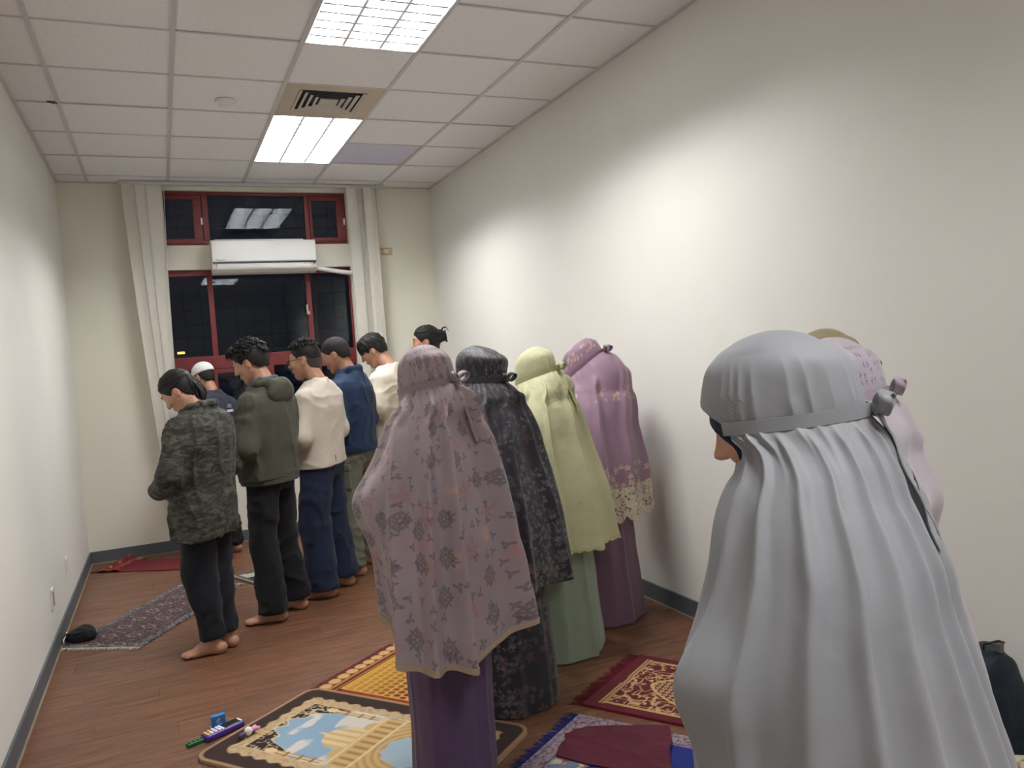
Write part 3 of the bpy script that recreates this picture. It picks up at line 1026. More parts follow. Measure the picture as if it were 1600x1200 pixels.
def make_hair(name, style, hp, A, par, mat=None, seed=1):
    rnd = random.Random(seed)
    c = hp((0, 0, 0))
    S = SDF(c - .2, c + .2, .006)
    paths = []
    def add_lock(u, v, L, du, dv, lift, rr, seg=5, o0=.004):
        pts = []
        for i in range(seg):
            t = i / (seg - 1)
            uu = u + du * t * L; vv = v + dv * t * L
            pts.append(hp(scalp(uu, vv, o0 + lift * math.sin(t * 2.2))))
        paths.append((pts, rr))
    if style == 'tousled':
        hair_base(S, hp, A, .018, .07, .022, -.06)
        S.ell(hp((0, .045, .105)), (.06, .055, .035), A, .03)
        for k in range(420):
            u = rnd.uniform(-3.14, 3.14); v = rnd.uniform(.12, 1.5)
            if abs(u) < 1.2 and v < .75: v = rnd.uniform(.75, 1.4)
            add_lock(u, v, rnd.uniform(.5, 1.0), rnd.uniform(-.7, .7), rnd.uniform(-.75, .1), rnd.uniform(.006, .026), rnd.uniform(.003, .0055), 6, .014)
        for k in range(110):
            u = rnd.uniform(-.8, .9); v = rnd.uniform(.8, 1.1)
            add_lock(u, v, 1.0, rnd.uniform(-.3, .4), rnd.uniform(-.55, -.25), rnd.uniform(.012, .032), rnd.uniform(.003, .0055), 6, .018)
        for k in range(50):
            u = rnd.choice((-1, 1)) * rnd.uniform(1.9, 3.14); v = rnd.uniform(-.2, .3)
            add_lock(u, v, 1.0, rnd.uniform(-.15, .15), rnd.uniform(-.45, -.25), .004, rnd.uniform(.005, .007), 5, .01)
    elif style in ('fade', 'buzz'):
        hair_base(S, hp, A, .007, .07, .018 if style == 'buzz' else .035, -.05 if style == 'buzz' else .0)
        n = 380 if style == 'fade' else 0
        if style == 'buzz':
            for k in range(900):
                u = rnd.uniform(-3.14, 3.14); v = rnd.uniform(.1, 1.5)
                if abs(u) < 1.1 and v < .5: continue
                add_lock(u, v, .16, rnd.uniform(-.6, .6), rnd.uniform(-.9, .2), .004, rnd.uniform(.0022, .0034), 4, .005)
        for k in range(n):
            u = rnd.uniform(-3.14, 3.14); v = rnd.uniform(.55, 1.5)
            add_lock(u, v, rnd.uniform(.3, .6), rnd.uniform(-.5, .5), rnd.uniform(-.2, .3), rnd.uniform(.01, .026), rnd.uniform(.003, .005), 5, .012)
    elif style == 'bowl':
        hair_base(S, hp, A, .013, .05, .012, -.06)
        for k in range(300):
            u = rnd.uniform(-3.14, 3.14); v = rnd.uniform(.15, 1.45)
            add_lock(u, v, rnd.uniform(.6, 1.0), rnd.uniform(-.12, .12), rnd.uniform(-.7, -.4), rnd.uniform(.002, .008), rnd.uniform(.004, .0065), 5, .009)
        for k in range(60):
            u = rnd.uniform(-1.0, 1.0); v = rnd.uniform(.95, 1.2)
            add_lock(u, v, 1.0, rnd.uniform(-.1, .1), rnd.uniform(-.75, -.55), .008, rnd.uniform(.0045, .0065), 6, .012)
    elif style in ('long_tied', 'claw'):
        hair_base(S, hp, A, .011, .075, .018, -.085)
        for k in range(280):
            u = rnd.uniform(-2.6, 2.6); v = rnd.uniform(-.1, 1.4)
            if abs(u) < 1.25: v = rnd.uniform(.55, 1.4)
            sgn = 1 if u > 0 else -1
            add_lock(u, v, 1.0, sgn * min(.9, 3.14 - abs(u)), rnd.uniform(-.6, -.1) * max(v, 0), rnd.uniform(.001, .005), rnd.uniform(.0035, .0055), 5, .009)
        if style == 'long_tied':
            for k in range(150):
                a0 = np.array((rnd.uniform(-.045, .045), -.095 + rnd.uniform(-.02, .01), rnd.uniform(-.05, .04)))
                pts = [hp(a0)]
                L = rnd.uniform(.10, .17)
                for i in range(1, 6):
                    t = i / 5
                    pts.append(hp(a0) + np.array((rnd.uniform(-.01, .01) - a0[0] * .3 * t, -.035 * math.sin(t * 2.6), -L * t ** 1.2 + rnd.uniform(-.005, .005))))
                paths.append((pts, rnd.uniform(.003, .0055)))
        else:
            S.ell(hp((0, -.125, .03)), (.045, .038, .05), A, .02)
            for k in range(60):
                a = rnd.uniform(0, 6.28); z0 = rnd.uniform(-.03, .05)
                pts = [hp((.045 * math.cos(a + t), -.128 + .04 * math.sin(a + t), z0 + .03 * t * rnd.uniform(.2, .8))) for t in (0, .3, .6, .9, 1.2)]
                paths.append((pts, rnd.uniform(.004, .007)))
            for k in range(16):
                x0 = rnd.uniform(-.03, .03)
                pts = [hp((x0, -.13, .05)), hp((x0 * 1.2, -.15, .085)), hp((x0 * 1.4, -.178, .09)), hp((x0 * 1.5, -.195, .05))]
                paths.append((pts, .006))
    elif style == 'stubble':
        hair_base(S, hp, A, .0025, .06, .004, -.075)
    elif style == 'under_cap':
        hair_base(S, hp, A, .005, .07, .0, -.06)
    P, Q = S.mesh()
    acc = [P]; qs = [Q]
    if paths:
        V2, Q2 = lock_mesh(paths, .006)
        acc.append(V2); qs.append(Q2 + len(P))
    return np_obj(name, np.concatenate(acc), np.concatenate(qs), mat or HAIR, par, 0)

def brows(hp, par):
    for s_ in (-1, 1):
        MB().tube([hp((s_ * .014, .092, .036)), hp((s_ * .032, .094, .042)), hp((s_ * .052, .082, .036))], [.003, .0042, .002], 6).build('eyebrow', HAIR, par, True)

# ------------------------------------------------------------------ men's clothes
def top_garment(name, par, mat, P, rows, hem, arm=(.07, .062, .05), elbow=None, wrist=None, sleeve=1.0, hem_t=(0, 0), wr=(.007, 8, 8, 10), seed=1,
                collar=None, extra=None, vox=.0075, p=2.3, neck=.068):
    S = SDF((-.40, -.33, hem - .03), (.40, .36, 1.60), vox)
    S.prof(rows, .02, p)
    E = elbow or P['elbow']; W_ = wrist or P['wrist']
    for s_ in (-1, 1):
        a = np.array((s_ * (P['shw'] + .002), -.02, P['sh'] - .02)); e = np.array((s_ * E[0], E[1], E[2])); w = np.array((s_ * (W_[0] + .035), W_[1] - .02, W_[2] + .008))
        if sleeve >= 1: S.chain([a, e, w], arm, .035)
        else:
            S.cap(a, a + (e - a) * sleeve, arm[0], arm[1] * 1.1, .035)
    if extra: extra(S, 0)
    S.wrinkle(wr[0], wr[1], wr[2], wr[3], seed)
    S.cut_below(hem, *hem_t)
    if extra: extra(S, 1)
    # neck opening
    nb = np.array(P['nape']) + (0, .012, 0)
    S.cap(nb + (0, .0, -.02), nb + (0, .05, .16), neck, neck + .015, .006, 'sub')
    o = S.build(name, mat, par, 1)
    return o

def trousers(name, par, mat, P, waist=1.0, cuff=.06, thigh=.098, knee=.078, ankle=.07, seed=3, wr=(.009, 8, 8, 9), vox=.0088, hw=.17, hd=.125, cuffs=None):
    S = SDF((-.36, -.3, .0), (.36, .3, waist + .04), vox)
    S.prof([(.80, hw * .9, hd * .85, -.005), (.88, hw, hd, -.012), (.95, hw, hd, -.01), (waist, hw * .93, hd * .92, 0)], .03, 2.3)
    for i, s_ in enumerate((-1, 1)):
        fx, fy, fa = P['feet'][i]
        hip = (s_ * .085, -.008, .87); kn = (s_ * .085 * .35 + fx * .65, fy * .5 + .025, .48)
        cz = (cuffs or (cuff, cuff))[i]
        S.chain([hip, kn, (fx, fy - .005, cz + .03), (fx, fy - .005, cz - .03)], [thigh, knee, ankle, ankle], .02)
    S.wrinkle(wr[0], wr[1], wr[2], wr[3], seed)
    for i in (0, 1):
        fx = P['feet'][i][0]; cz = (cuffs or (cuff, cuff))[i]
        x, y, z = S.grid((slice(None),) * 3)
        side = (x < 0) if i == 0 else (x >= 0)
        S.F = np.where(side, np.maximum(S.F, (cz - z - .04 * y).astype(f32)), S.F)
    return S.build(name, mat, par, 1)

def place(o, x, y, a, s_=1.0, z=0.0):
    o.location = (x, y, z); o.rotation_euler = (0, 0, R(a)); o.scale = (s_, s_, s_)

JACKET = [(.70, .20, .145, 0), (.86, .20, .145, 0), (1.0, .195, .14, 0), (1.15, .205, .142, -.005), (1.28, .215, .138, -.014), (1.35, .212, .122, -.02), (1.395, .185, .10, -.026), (1.43, .13, .088, -.028), (1.46, .085, .078, -.026)]
def scaled(rows, w=1.0, d=1.0): return [(z, a * w, b * d, c) for z, a, b, c in rows]
C_BLACK = cloth('black_trouser_cloth', srgb(22, 22, 28), .15)
C_NAVYT = cloth('dark_navy_trouser_cloth', srgb(24, 27, 36), .15)

# man A: camouflage jacket, tied back hair
o, hp, A, P = build_body('person', dict(bow=.72, yaw=.32, head=(0, .105, 1.555), feet=((-.075, -.03, .6), (.06, -.03, -.1)), wrist=(.10, .21, .98), elbow=(.27, -.0, 1.09), nape=(0, -.02, 1.425)), SKIN)
tag(o, 'person with tied back black hair in a dark camouflage jacket, head bowed', 'person', 'praying people in the front row')
def ext_a(S, st):
    if st == 0:
        S.cap((-.06, -.07, 1.455), (.06, -.07, 1.455), .03, .03, .03)
        S.cap((-.075, -.06, 1.46), (-.065, .04, 1.44), .024, .022, .02); S.cap((.075, -.06, 1.46), (.065, .04, 1.44), .024, .022, .02)
CAMO = camo_mat()
cj_ = top_garment('jacket', o, CAMO, P, scaled(JACKET, 1.12, 1.1), .66, (.072, .078, .062), sleeve=1, seed=11, extra=ext_a, wr=(.010, 9, 9, 5))
S = SDF((-.16, -.2, 1.36), (.16, .12, 1.54), .006)
S.chain([(-.075, .045, 1.435), (-.088, -.03, 1.462), (-.06, -.085, 1.475), (0, -.10, 1.478), (.06, -.085, 1.475), (.088, -.03, 1.462), (.075, .045, 1.435)], [.017, .02, .022, .022, .022, .02, .017], .02)
S.build('collar', CAMO, cj_, 1)
trousers('trousers', o, C_NAVYT, P, .95, .095, .105, .092, .066, seed=21, hw=.175)
make_hair('hair', 'long_tied', hp, A, o, seed=3); brows(hp, o)
place(o, .575, .477, 50, .90)

# man B: olive hoodie
o, hp, A, P = build_body('person', dict(bow=.42, yaw=.25, head=(0, .075, 1.60), feet=((-.128, -.03, .5), (.128, -.03, -.05))), SKIN)
tag(o, 'tall person with tousled black hair in an olive hooded jacket and black trousers', 'person', 'praying people in the front row')
def ext_b(S, st):
    if st == 0:
        S.cap((-.06, -.05, 1.44), (.06, -.05, 1.44), .03, .03, .03)
C_OLIVE = cloth('olive_cotton', srgb(70, 71, 61), .07)
hd_ = top_garment('hoodie', o, C_OLIVE, P, scaled(JACKET, 1.1, 1.06), .875, (.07, .074, .06), seed=12, extra=ext_b, neck=.072, hem_t=(-.05, 0), wr=(.009, 9, 9, 4))
S = SDF((-.24, -.28, 1.22), (.24, .14, 1.58), .006)
S.chain([(-.082, .05, 1.44), (-.098, -.03, 1.465), (-.07, -.10, 1.47), (0, -.13, 1.465), (.07, -.10, 1.47), (.098, -.03, 1.465), (.082, .05, 1.44)], [.016, .02, .022, .024, .022, .02, .016], .03)
S.ell((0, -.125, 1.40), (.128, .05, .082), rotm(.28, 0, 0), .05)
S.cap((0, -.03, 1.38), (0, .02, 1.60), .066, .082, .008, 'sub')
hood = S.build('hood', C_OLIVE, o, 1)
S = SDF((-.16, -.2, 1.36), (.16, .1, 1.56), .006)
S.chain([(-.07, .03, 1.47), (-.078, -.04, 1.485), (0, -.088, 1.49), (.078, -.04, 1.485), (.07, .03, 1.47)], [.016, .02, .024, .02, .016], .02)
S.build('hood_lining', cloth('slate_blue_lining', srgb(74, 80, 94), .06), hood, 1)
S = SDF((-.26, -.24, .83), (.26, .24, .95), .007)
S.prof([(.85, .205, .15, 0), (.925, .21, .155, 0)], .01, 2.3)
S.build('hem_band', C_OLIVE, hd_, 1)
trousers('trousers', o, C_BLACK, P, 1.0, .045, .1, .08, .088, seed=22, cuffs=(.06, .07))
make_hair('hair', 'tousled', hp, A, o, seed=5); brows(hp, o)
place(o, .97, .88, 50, .958)

# man C: cream crew-neck shirt, jeans, glasses
o, hp, A, P = build_body('person', dict(bow=.14, yaw=.28, head=(0, .06, 1.60), feet=((-.14, -.03, .4), (.14, -.03, -.05))), SKIN)
tag(o, 'person with glasses and short faded hair in a beige sweatshirt and navy jeans', 'person', 'praying people in the front row')
C_CREAM = cloth('cream_jersey', srgb(206, 196, 184), .04)
def ext_c(S, st):
    if st == 0: S.chain([(-.07, .02, 1.44), (-.07, -.05, 1.465), (0, -.09, 1.465), (.07, -.05, 1.465), (.07, .02, 1.44)], [.015] * 5, .015)
top_garment('sweatshirt', o, C_CREAM, P, scaled(JACKET, 1.06, 1.03), .885, (.066, .068, .056), seed=13, extra=ext_c, hem_t=(.02, .06), wr=(.005, 7, 7, 3))
trousers('jeans', o, cloth('navy_denim', srgb(28, 38, 60), .12), P, 1.0, .05, .112, .1, .1, seed=23, hw=.18, cuffs=(.06, .075))
make_hair('hair', 'fade', hp, A, o, seed=7); make_hair('shaved_sides', 'stubble', hp, A, o, STUB); brows(hp, o)
gl = MB()
for s_ in (-1, 1):
    pts = [hp((s_ * .034 + .024 * math.cos(q * math.pi / 8), .108, .008 + .019 * math.sin(q * math.pi / 8))) for q in range(17)]
    gl.tube(pts, .0022, 6, False)
    gl.tube([hp((s_ * .058, .106, .012)), hp((s_ * .081, .04, .014)), hp((s_ * .084, -.01, .012)), hp((s_ * .08, -.03, -.008))], .002, 6)
gl.tube([hp((-.01, .108, .012)), hp((0, .112, .015)), hp((.01, .108, .012))], .002, 6)
gl.build('glasses', M_DARK, o, True)
place(o, 1.33, 1.20, 50, .955)

# man D: navy jacket, cargo trousers
o, hp, A, P = build_body('person', dict(bow=.40, yaw=.22, head=(0, .08, 1.595), feet=((-.165, -.03, .4), (.165, -.03, -.1)), jaw=1.08), SKIN2)
tag(o, 'person with cropped hair in a navy blue jacket and sage cargo trousers', 'person', 'praying people in the front row')
def ext_d(S, st):
    if st == 0: S.chain([(-.075, .03, 1.47), (-.08, -.05, 1.485), (0, -.1, 1.49), (.08, -.05, 1.485), (.075, .03, 1.47)], [.014, .016, .018, .016, .014], .02)
C_NAVY = cloth('navy_blue_cotton', srgb(30, 48, 76), .08)
jk_ = top_garment('jacket', o, C_NAVY, P, scaled(JACKET, 1.12, 1.1), .90, (.07, .072, .06), seed=14, extra=ext_d, hem_t=(0, .02), wr=(.008, 9, 9, 4))
S = SDF((-.28, -.24, .86), (.28, .24, .97), .007)
S.prof([(.885, .218, .16, 0), (.945, .222, .163, 0)], .01, 2.3)
S.build('hem_band', C_NAVY, jk_, 1)
C_SAGE = cloth('sage_cotton', srgb(104, 106, 92), .07)
ct_ = trousers('cargo_trousers', o, C_SAGE, P, 1.0, .07, .11, .09, .072, seed=24, hw=.185, hd=.135, wr=(.008, 7, 7, 14))
for s_ in (-1, 1):
    b_ = MB().cbox((-.014, -.075, -.085), (.014, .075, .085), .008).cbox((-.02, -.08, .05), (.02, .08, .095), .006).build('cargo_pocket', C_SAGE, ct_)
    b_.location = (s_ * .205, .0, .72); b_.rotation_euler = (0, R(s_ * 4), 0)
make_hair('hair', 'buzz', hp, A, o, mat=plain('cropped_hair', srgb(20, 18, 18), .75, .3, 150, bump=.5, bscale=380, bdist=.003), seed=8); brows(hp, o)
place(o, 1.635, 1.61, 50, .975)

# man E: ivory tee
o, hp, A, P = build_body('person', dict(bow=.55, yaw=.3, head=(0, .10, 1.585), feet=((-.13, -.03, .3), (.13, -.03, -.1))), SKIN)
tag(o, 'person with straight black hair in an ivory short sleeved shirt, bowing', 'person', 'praying people in the front row')
top_garment('t_shirt', o, cloth('ivory_jersey', srgb(214, 206, 188), .04), P, scaled(JACKET, 1.04, 1.04), .80, (.084, .082, .06), sleeve=.8, seed=15, extra=ext_c, wr=(.006, 7, 7, 3.5))
trousers('trousers', o, C_BLACK, P, 1.0, .06, seed=25)
make_hair('hair', 'bowl', hp, A, o, seed=9); brows(hp, o)
place(o, 2.03, 2.02, 50, .995)

# person F: hair held up by a claw clip
o, hp, A, P = build_body('person', dict(bow=.12, yaw=.35, head=(0, .05, 1.61), feet=((-.12, -.03, .3), (.12, -.03, -.1))), SKIN)
tag(o, 'person with black hair gathered high, half hidden behind the mauve floral robe', 'person', 'praying people in the front row')
top_garment('shirt', o, cloth('ivory_linen', srgb(198, 190, 178), .04), P, scaled(JACKET, 1.02, 1.02), .85, seed=16, vox=.009)
trousers('trousers', o, C_BLACK, P, 1.0, .06, seed=26, vox=.01)
make_hair('hair', 'claw', hp, A, o, seed=12); brows(hp, o)
place(o, 2.42, 2.02, 50, 1.005)

# the man in front, white cap
o, hp, A, P = build_body('person', dict(bow=.35, yaw=.0, head=(0, .06, 1.60), feet=((-.12, -.03, .3), (.12, -.03, -.2))), SKIN2)
tag(o, 'person in a white knitted cap and slate T-shirt standing alone before the window', 'person')
C_SLATE = cloth('slate_jersey', srgb(52, 56, 70), .06)
tee = top_garment('t_shirt', o, C_SLATE, P, scaled(JACKET, 1.03, 1.03), .82, (.082, .08, .06), sleeve=.75, seed=17, extra=ext_c)
M_PRINT = plain('white_print', srgb(196, 196, 200), .7)
pr = MB()
pr.cbox((-.045, -.004, -.012), (.045, .0, .012), .002)
pr.cbox((-.03, -.004, .03), (.03, .0, .034), .001); pr.cbox((-.03, -.004, .042), (.03, .0, .046), .001); pr.cbox((-.025, -.004, .054), (.025, .0, .058), .001)
pq = pr.build('back_print', M_PRINT, tee); pq['kind'] = 'stuff'; pq.location = (.06, -.158, 1.285); pq.rotation_euler = (R(-3), 0, R(8))
trousers('trousers', o, C_BLACK, P, 1.0, .06, seed=27)
make_hair('hair', 'under_cap', hp, A, o, seed=14)
c_ = hp((0, 0, 0))
S = SDF(c_ - .18, c_ + .18, .005)
S.ell(hp((0, -.014, .045)), (.088, .108, .092), A, 0)
x, y, z = S.grid((slice(None),) * 3)
lz = A[0, 2] * (x - c_[0]) + A[1, 2] * (y - c_[1]) + A[2, 2] * (z - c_[2])
S.F = np.maximum(S.F, (.028 - lz).astype(f32))
S.build('knitted_cap', cloth('white_knit', srgb(232, 232, 234), .02, wr=.4, wscale=90), o, 1)
place(o, .77, 2.84, 42, .91, .007)

# ================================================================== women in prayer robes
def crom(xs, arr):
    """smooth interpolation through station values"""
    n = len(arr); arr = np.array(arr, float)
    i = np.clip(xs.astype(int), 0, n - 2); t = xs - i
    p0 = arr[np.maximum(i - 1, 0)]; p1 = arr[i]; p2 = arr[i + 1]; p3 = arr[np.minimum(i + 2, n - 1)]
    return 0.5 * (2 * p1 + (p2 - p0) * t + (2 * p0 - 5 * p1 + 4 * p2 - p3) * t ** 2 + (3 * p1 - p0 - 3 * p2 + p3) * t ** 3)

def sst(x, a, b):
    t = np.clip((x - a) / (b - a), 0, 1)
    return t * t * (3 - 2 * t)

def wrap(a): return (a + math.pi) % (2 * math.pi) - math.pi

def fold_set(seed, n, amp, w=(.07, .2), arc=None, drift=.25):
    rnd = random.Random(seed)
    out = []
    for k in range(n):
        th = (k + rnd.uniform(-.35, .35)) / n * 2 * math.pi if arc is None else arc[0] + (arc[1] - arc[0]) * (k + rnd.uniform(.1, .9)) / n
        out.append((th, rnd.uniform(*w), amp * rnd.uniform(.45, 1.2), rnd.uniform(-drift, drift), rnd.uniform(0, .35), rnd.uniform(.4, 2.2)))
    return out

def ring_surface(st, hem=None, folds=(), v_tie=None, tie_amp=.006, tie_n=26, bumps=(), nth=240, nv=150, seed=1, tilt=None, gather=None, fine=.0025, hole=None, front_calm=False):
    """st: stations (z, cy, half width, front, back). theta 0 = front, +90 deg = the wearer's left, 180 = back"""
    n = len(st)
    xs = np.linspace(0, n - 1, nv)
    z0, cy, a, bf, bb = [crom(xs, [q[i] for q in st]) for i in range(5)]
    a = np.maximum(a, .002); bf = np.maximum(bf, .002); bb = np.maximum(bb, .002)
    th = np.linspace(0, 2 * math.pi, nth + 1)
    TH, V = np.meshgrid(th, xs)
    if hole:
        te = hole[0] * np.maximum(0, 1 - ((z0 - hole[2]) / hole[1]) ** 2)[:, None]
        a1 = np.clip(1 - TH / math.pi, 0, 1) ** 3; a2 = np.clip(TH / math.pi - 1, 0, 1) ** 3
        TH = TH + te * a1 - te * a2
    nth += 1
    Z = np.repeat(z0[:, None], nth, 1)
    if hem is not None:
        zh = hem(th); zc = st[-1][0]; zt = hem_top = st[-5][0]
        w = np.clip((hem_top - Z) / (hem_top - zc), 0, 1)
        Z = Z + (zh[None, :] - zc) * w ** 1.5
    sx, cx = -np.sin(TH), np.cos(TH)
    B = np.where(cx > 0, bf[:, None], bb[:, None])
    X = a[:, None] * sx; Y = B * cx
    nrm = np.sqrt((sx / a[:, None]) ** 2 + (cx / B) ** 2)
    NX, NY = sx / a[:, None] / nrm, cx / B / nrm
    t = xs / (n - 1)
    D = np.zeros_like(X)
    Df = np.zeros_like(X)
    vt = v_tie if v_tie is not None else 0
    low = np.clip((V - vt) / (n - 1 - vt), 0, 1)
    for (tk, wk, hk, dr, on, asym) in folds:
        d = wrap(TH - tk - dr * low)
        wd_ = wk * (0.55 + 0.75 * low)
        x = d / wd_
        x = np.where(x > 0, x * (1 + .5 * asym), x)
        g = 0.6 * np.exp(-x * x * .7) + 0.4 / (1 + x * x) ** 1.8
        Df += hk * g * sst(low, on * .5, on * .5 + .10) * (.38 + .62 * low)
    D += Df - Df.mean(1, keepdims=True)
    if v_tie is not None:
        rnd = random.Random(seed)
        pat = np.zeros_like(TH)
        ph = [rnd.uniform(0, 6.28) for _ in range(4)]
        wob = TH + .12 * np.sin(3 * TH + ph[0]) + .07 * np.sin(7 * TH + ph[1])
        pat = (1 - np.abs(np.sin(wob * tie_n / 2 + ph[2])) ** .8) * (.6 + .4 * np.sin(2 * TH + ph[3]))
        if front_calm: pat = .35 + (pat - .35) * (1 - np.exp(-(wrap(TH) / 1.25) ** 2))
        up = np.exp(-((V - vt) / .9) ** 2) * (V < vt) + np.exp(-((V - vt) / 1.6) ** 2) * (V >= vt)
        pinch = np.exp(-((V - vt) / .22) ** 2)
        D += tie_amp * (pat - .35) * up * (1 - .75 * pinch) - .005 * pinch
    for (tk, zk, wt, wz, hk) in bumps:
        D += hk * np.exp(-(wrap(TH - tk) / wt) ** 2 - ((Z - zk) / wz) ** 2)
    nz = vnoise(X * 9 + 3, Y * 9 + seed, Z * 5 + 1, seed) * .6 + vnoise(X * 19, Y * 19 + seed, Z * 11, seed + 1) * .4
    D += fine * nz * sst(low, .02, .3) * 2
    X = X + NX * D; Y = Y + NY * D
    if tilt is not None:
        tl = crom(xs, tilt)[:, None]
        Z = Z - tl * Y
    Y = Y + cy[:, None]
    P = np.stack([X, Y, Z], -1)
    return P, TH, V, xs

def ring_mesh(name, P, mat, par, keep=None, thick=.0025, uvr=.27, two=True):
    nv, nth, _ = P.shape
    i, j = np.meshgrid(np.arange(nv - 1), np.arange(nth - 1), indexing='ij')
    j2 = j + 1
    Q = np.stack([i * nth + j, (i + 1) * nth + j, (i + 1) * nth + j2, i * nth + j2], -1).reshape(-1, 4)
    arc = np.zeros((nv, nth)); arc[1:] = np.cumsum(np.linalg.norm(P[1:] - P[:-1], axis=2), 0)
    arc = arc.mean(1, keepdims=True).repeat(nth, 1)
    u_ = (np.linspace(0, 2 * math.pi, nth) * uvr)[None, :].repeat(nv, 0)
    uv = np.stack([u_, arc], -1).reshape(-1, 2)
    o = np_obj(name, P.reshape(-1, 3), Q, mat, par, 0, uv)
    me = o.data
    # drop loose vertices of the removed part and give the cloth a thickness
    bm = bmesh.new(); bm.from_mesh(me)
    loose = [v for v in bm.verts if not v.link_faces]
    if loose: bmesh.ops.delete(bm, geom=loose, context='VERTS')
    bmesh.ops.remove_doubles(bm, verts=list(bm.verts), dist=2e-4)
    bm.to_mesh(me); bm.free()
    if thick:
        md = o.modifiers.new('thickness', 'SOLIDIFY')
        md.thickness = thick; md.offset = -1
    return o

def ribbon(name, pts, wdir, width, mat, par, thick=.002, taper=None, smooth=False):
    """flat strip along pts; wdir: width direction per point"""
    V = []; F = []
    n = len(pts)
    for k in range(n):
        p_ = np.array(pts[k]); w_ = np.array(wdir[k] if isinstance(wdir, list) else wdir, float)
        w_ /= np.linalg.norm(w_)
        d = np.array(pts[min(k + 1, n - 1)]) - np.array(pts[max(k - 1, 0)])
        nn = np.cross(d, w_); nn /= np.linalg.norm(nn) + 1e-9
        ww = width / 2 * (1 if taper is None else taper[k])
        for s1, s2 in ((-1, -1), (1, -1), (1, 1), (-1, 1)):
            V.append(p_ + w_ * ww * s1 + nn * thick / 2 * s2)
    for k in range(n - 1):
        for j in range(4):
            a = k * 4 + j; b = k * 4 + (j + 1) % 4
            F.append((a, b, b + 4, a + 4))
    F += [(3, 2, 1, 0), tuple((n - 1) * 4 + j for j in range(4))]
    return mesh_obj(name, V, F, mat, par, smooth)

BASE = [(1.4865, .088, .002, .002, .002), (1.482, .088, .026, .034, .032), (1.472, .089, .046, .060, .058), (1.455, .090, .064, .086, .085),
        (1.422, .081, .082, .117, .117), (1.342, .073, .090, .132, .133), (1.304, .048, .106, .108, .127), (1.268, .028, .132, .128, .122),
        (1.228, .02, .160, .153, .127), (1.185, .01, .184, .177, .134), (1.12, 0, .212, .197, .147), (1.045, 0, .234, .213, .160),
        (.95, 0, .252, .232, .186), (.80, 0, .272, .234, .226), (.66, 0, .286, .233, .250), (.52, 0, .296, .23, .270)]
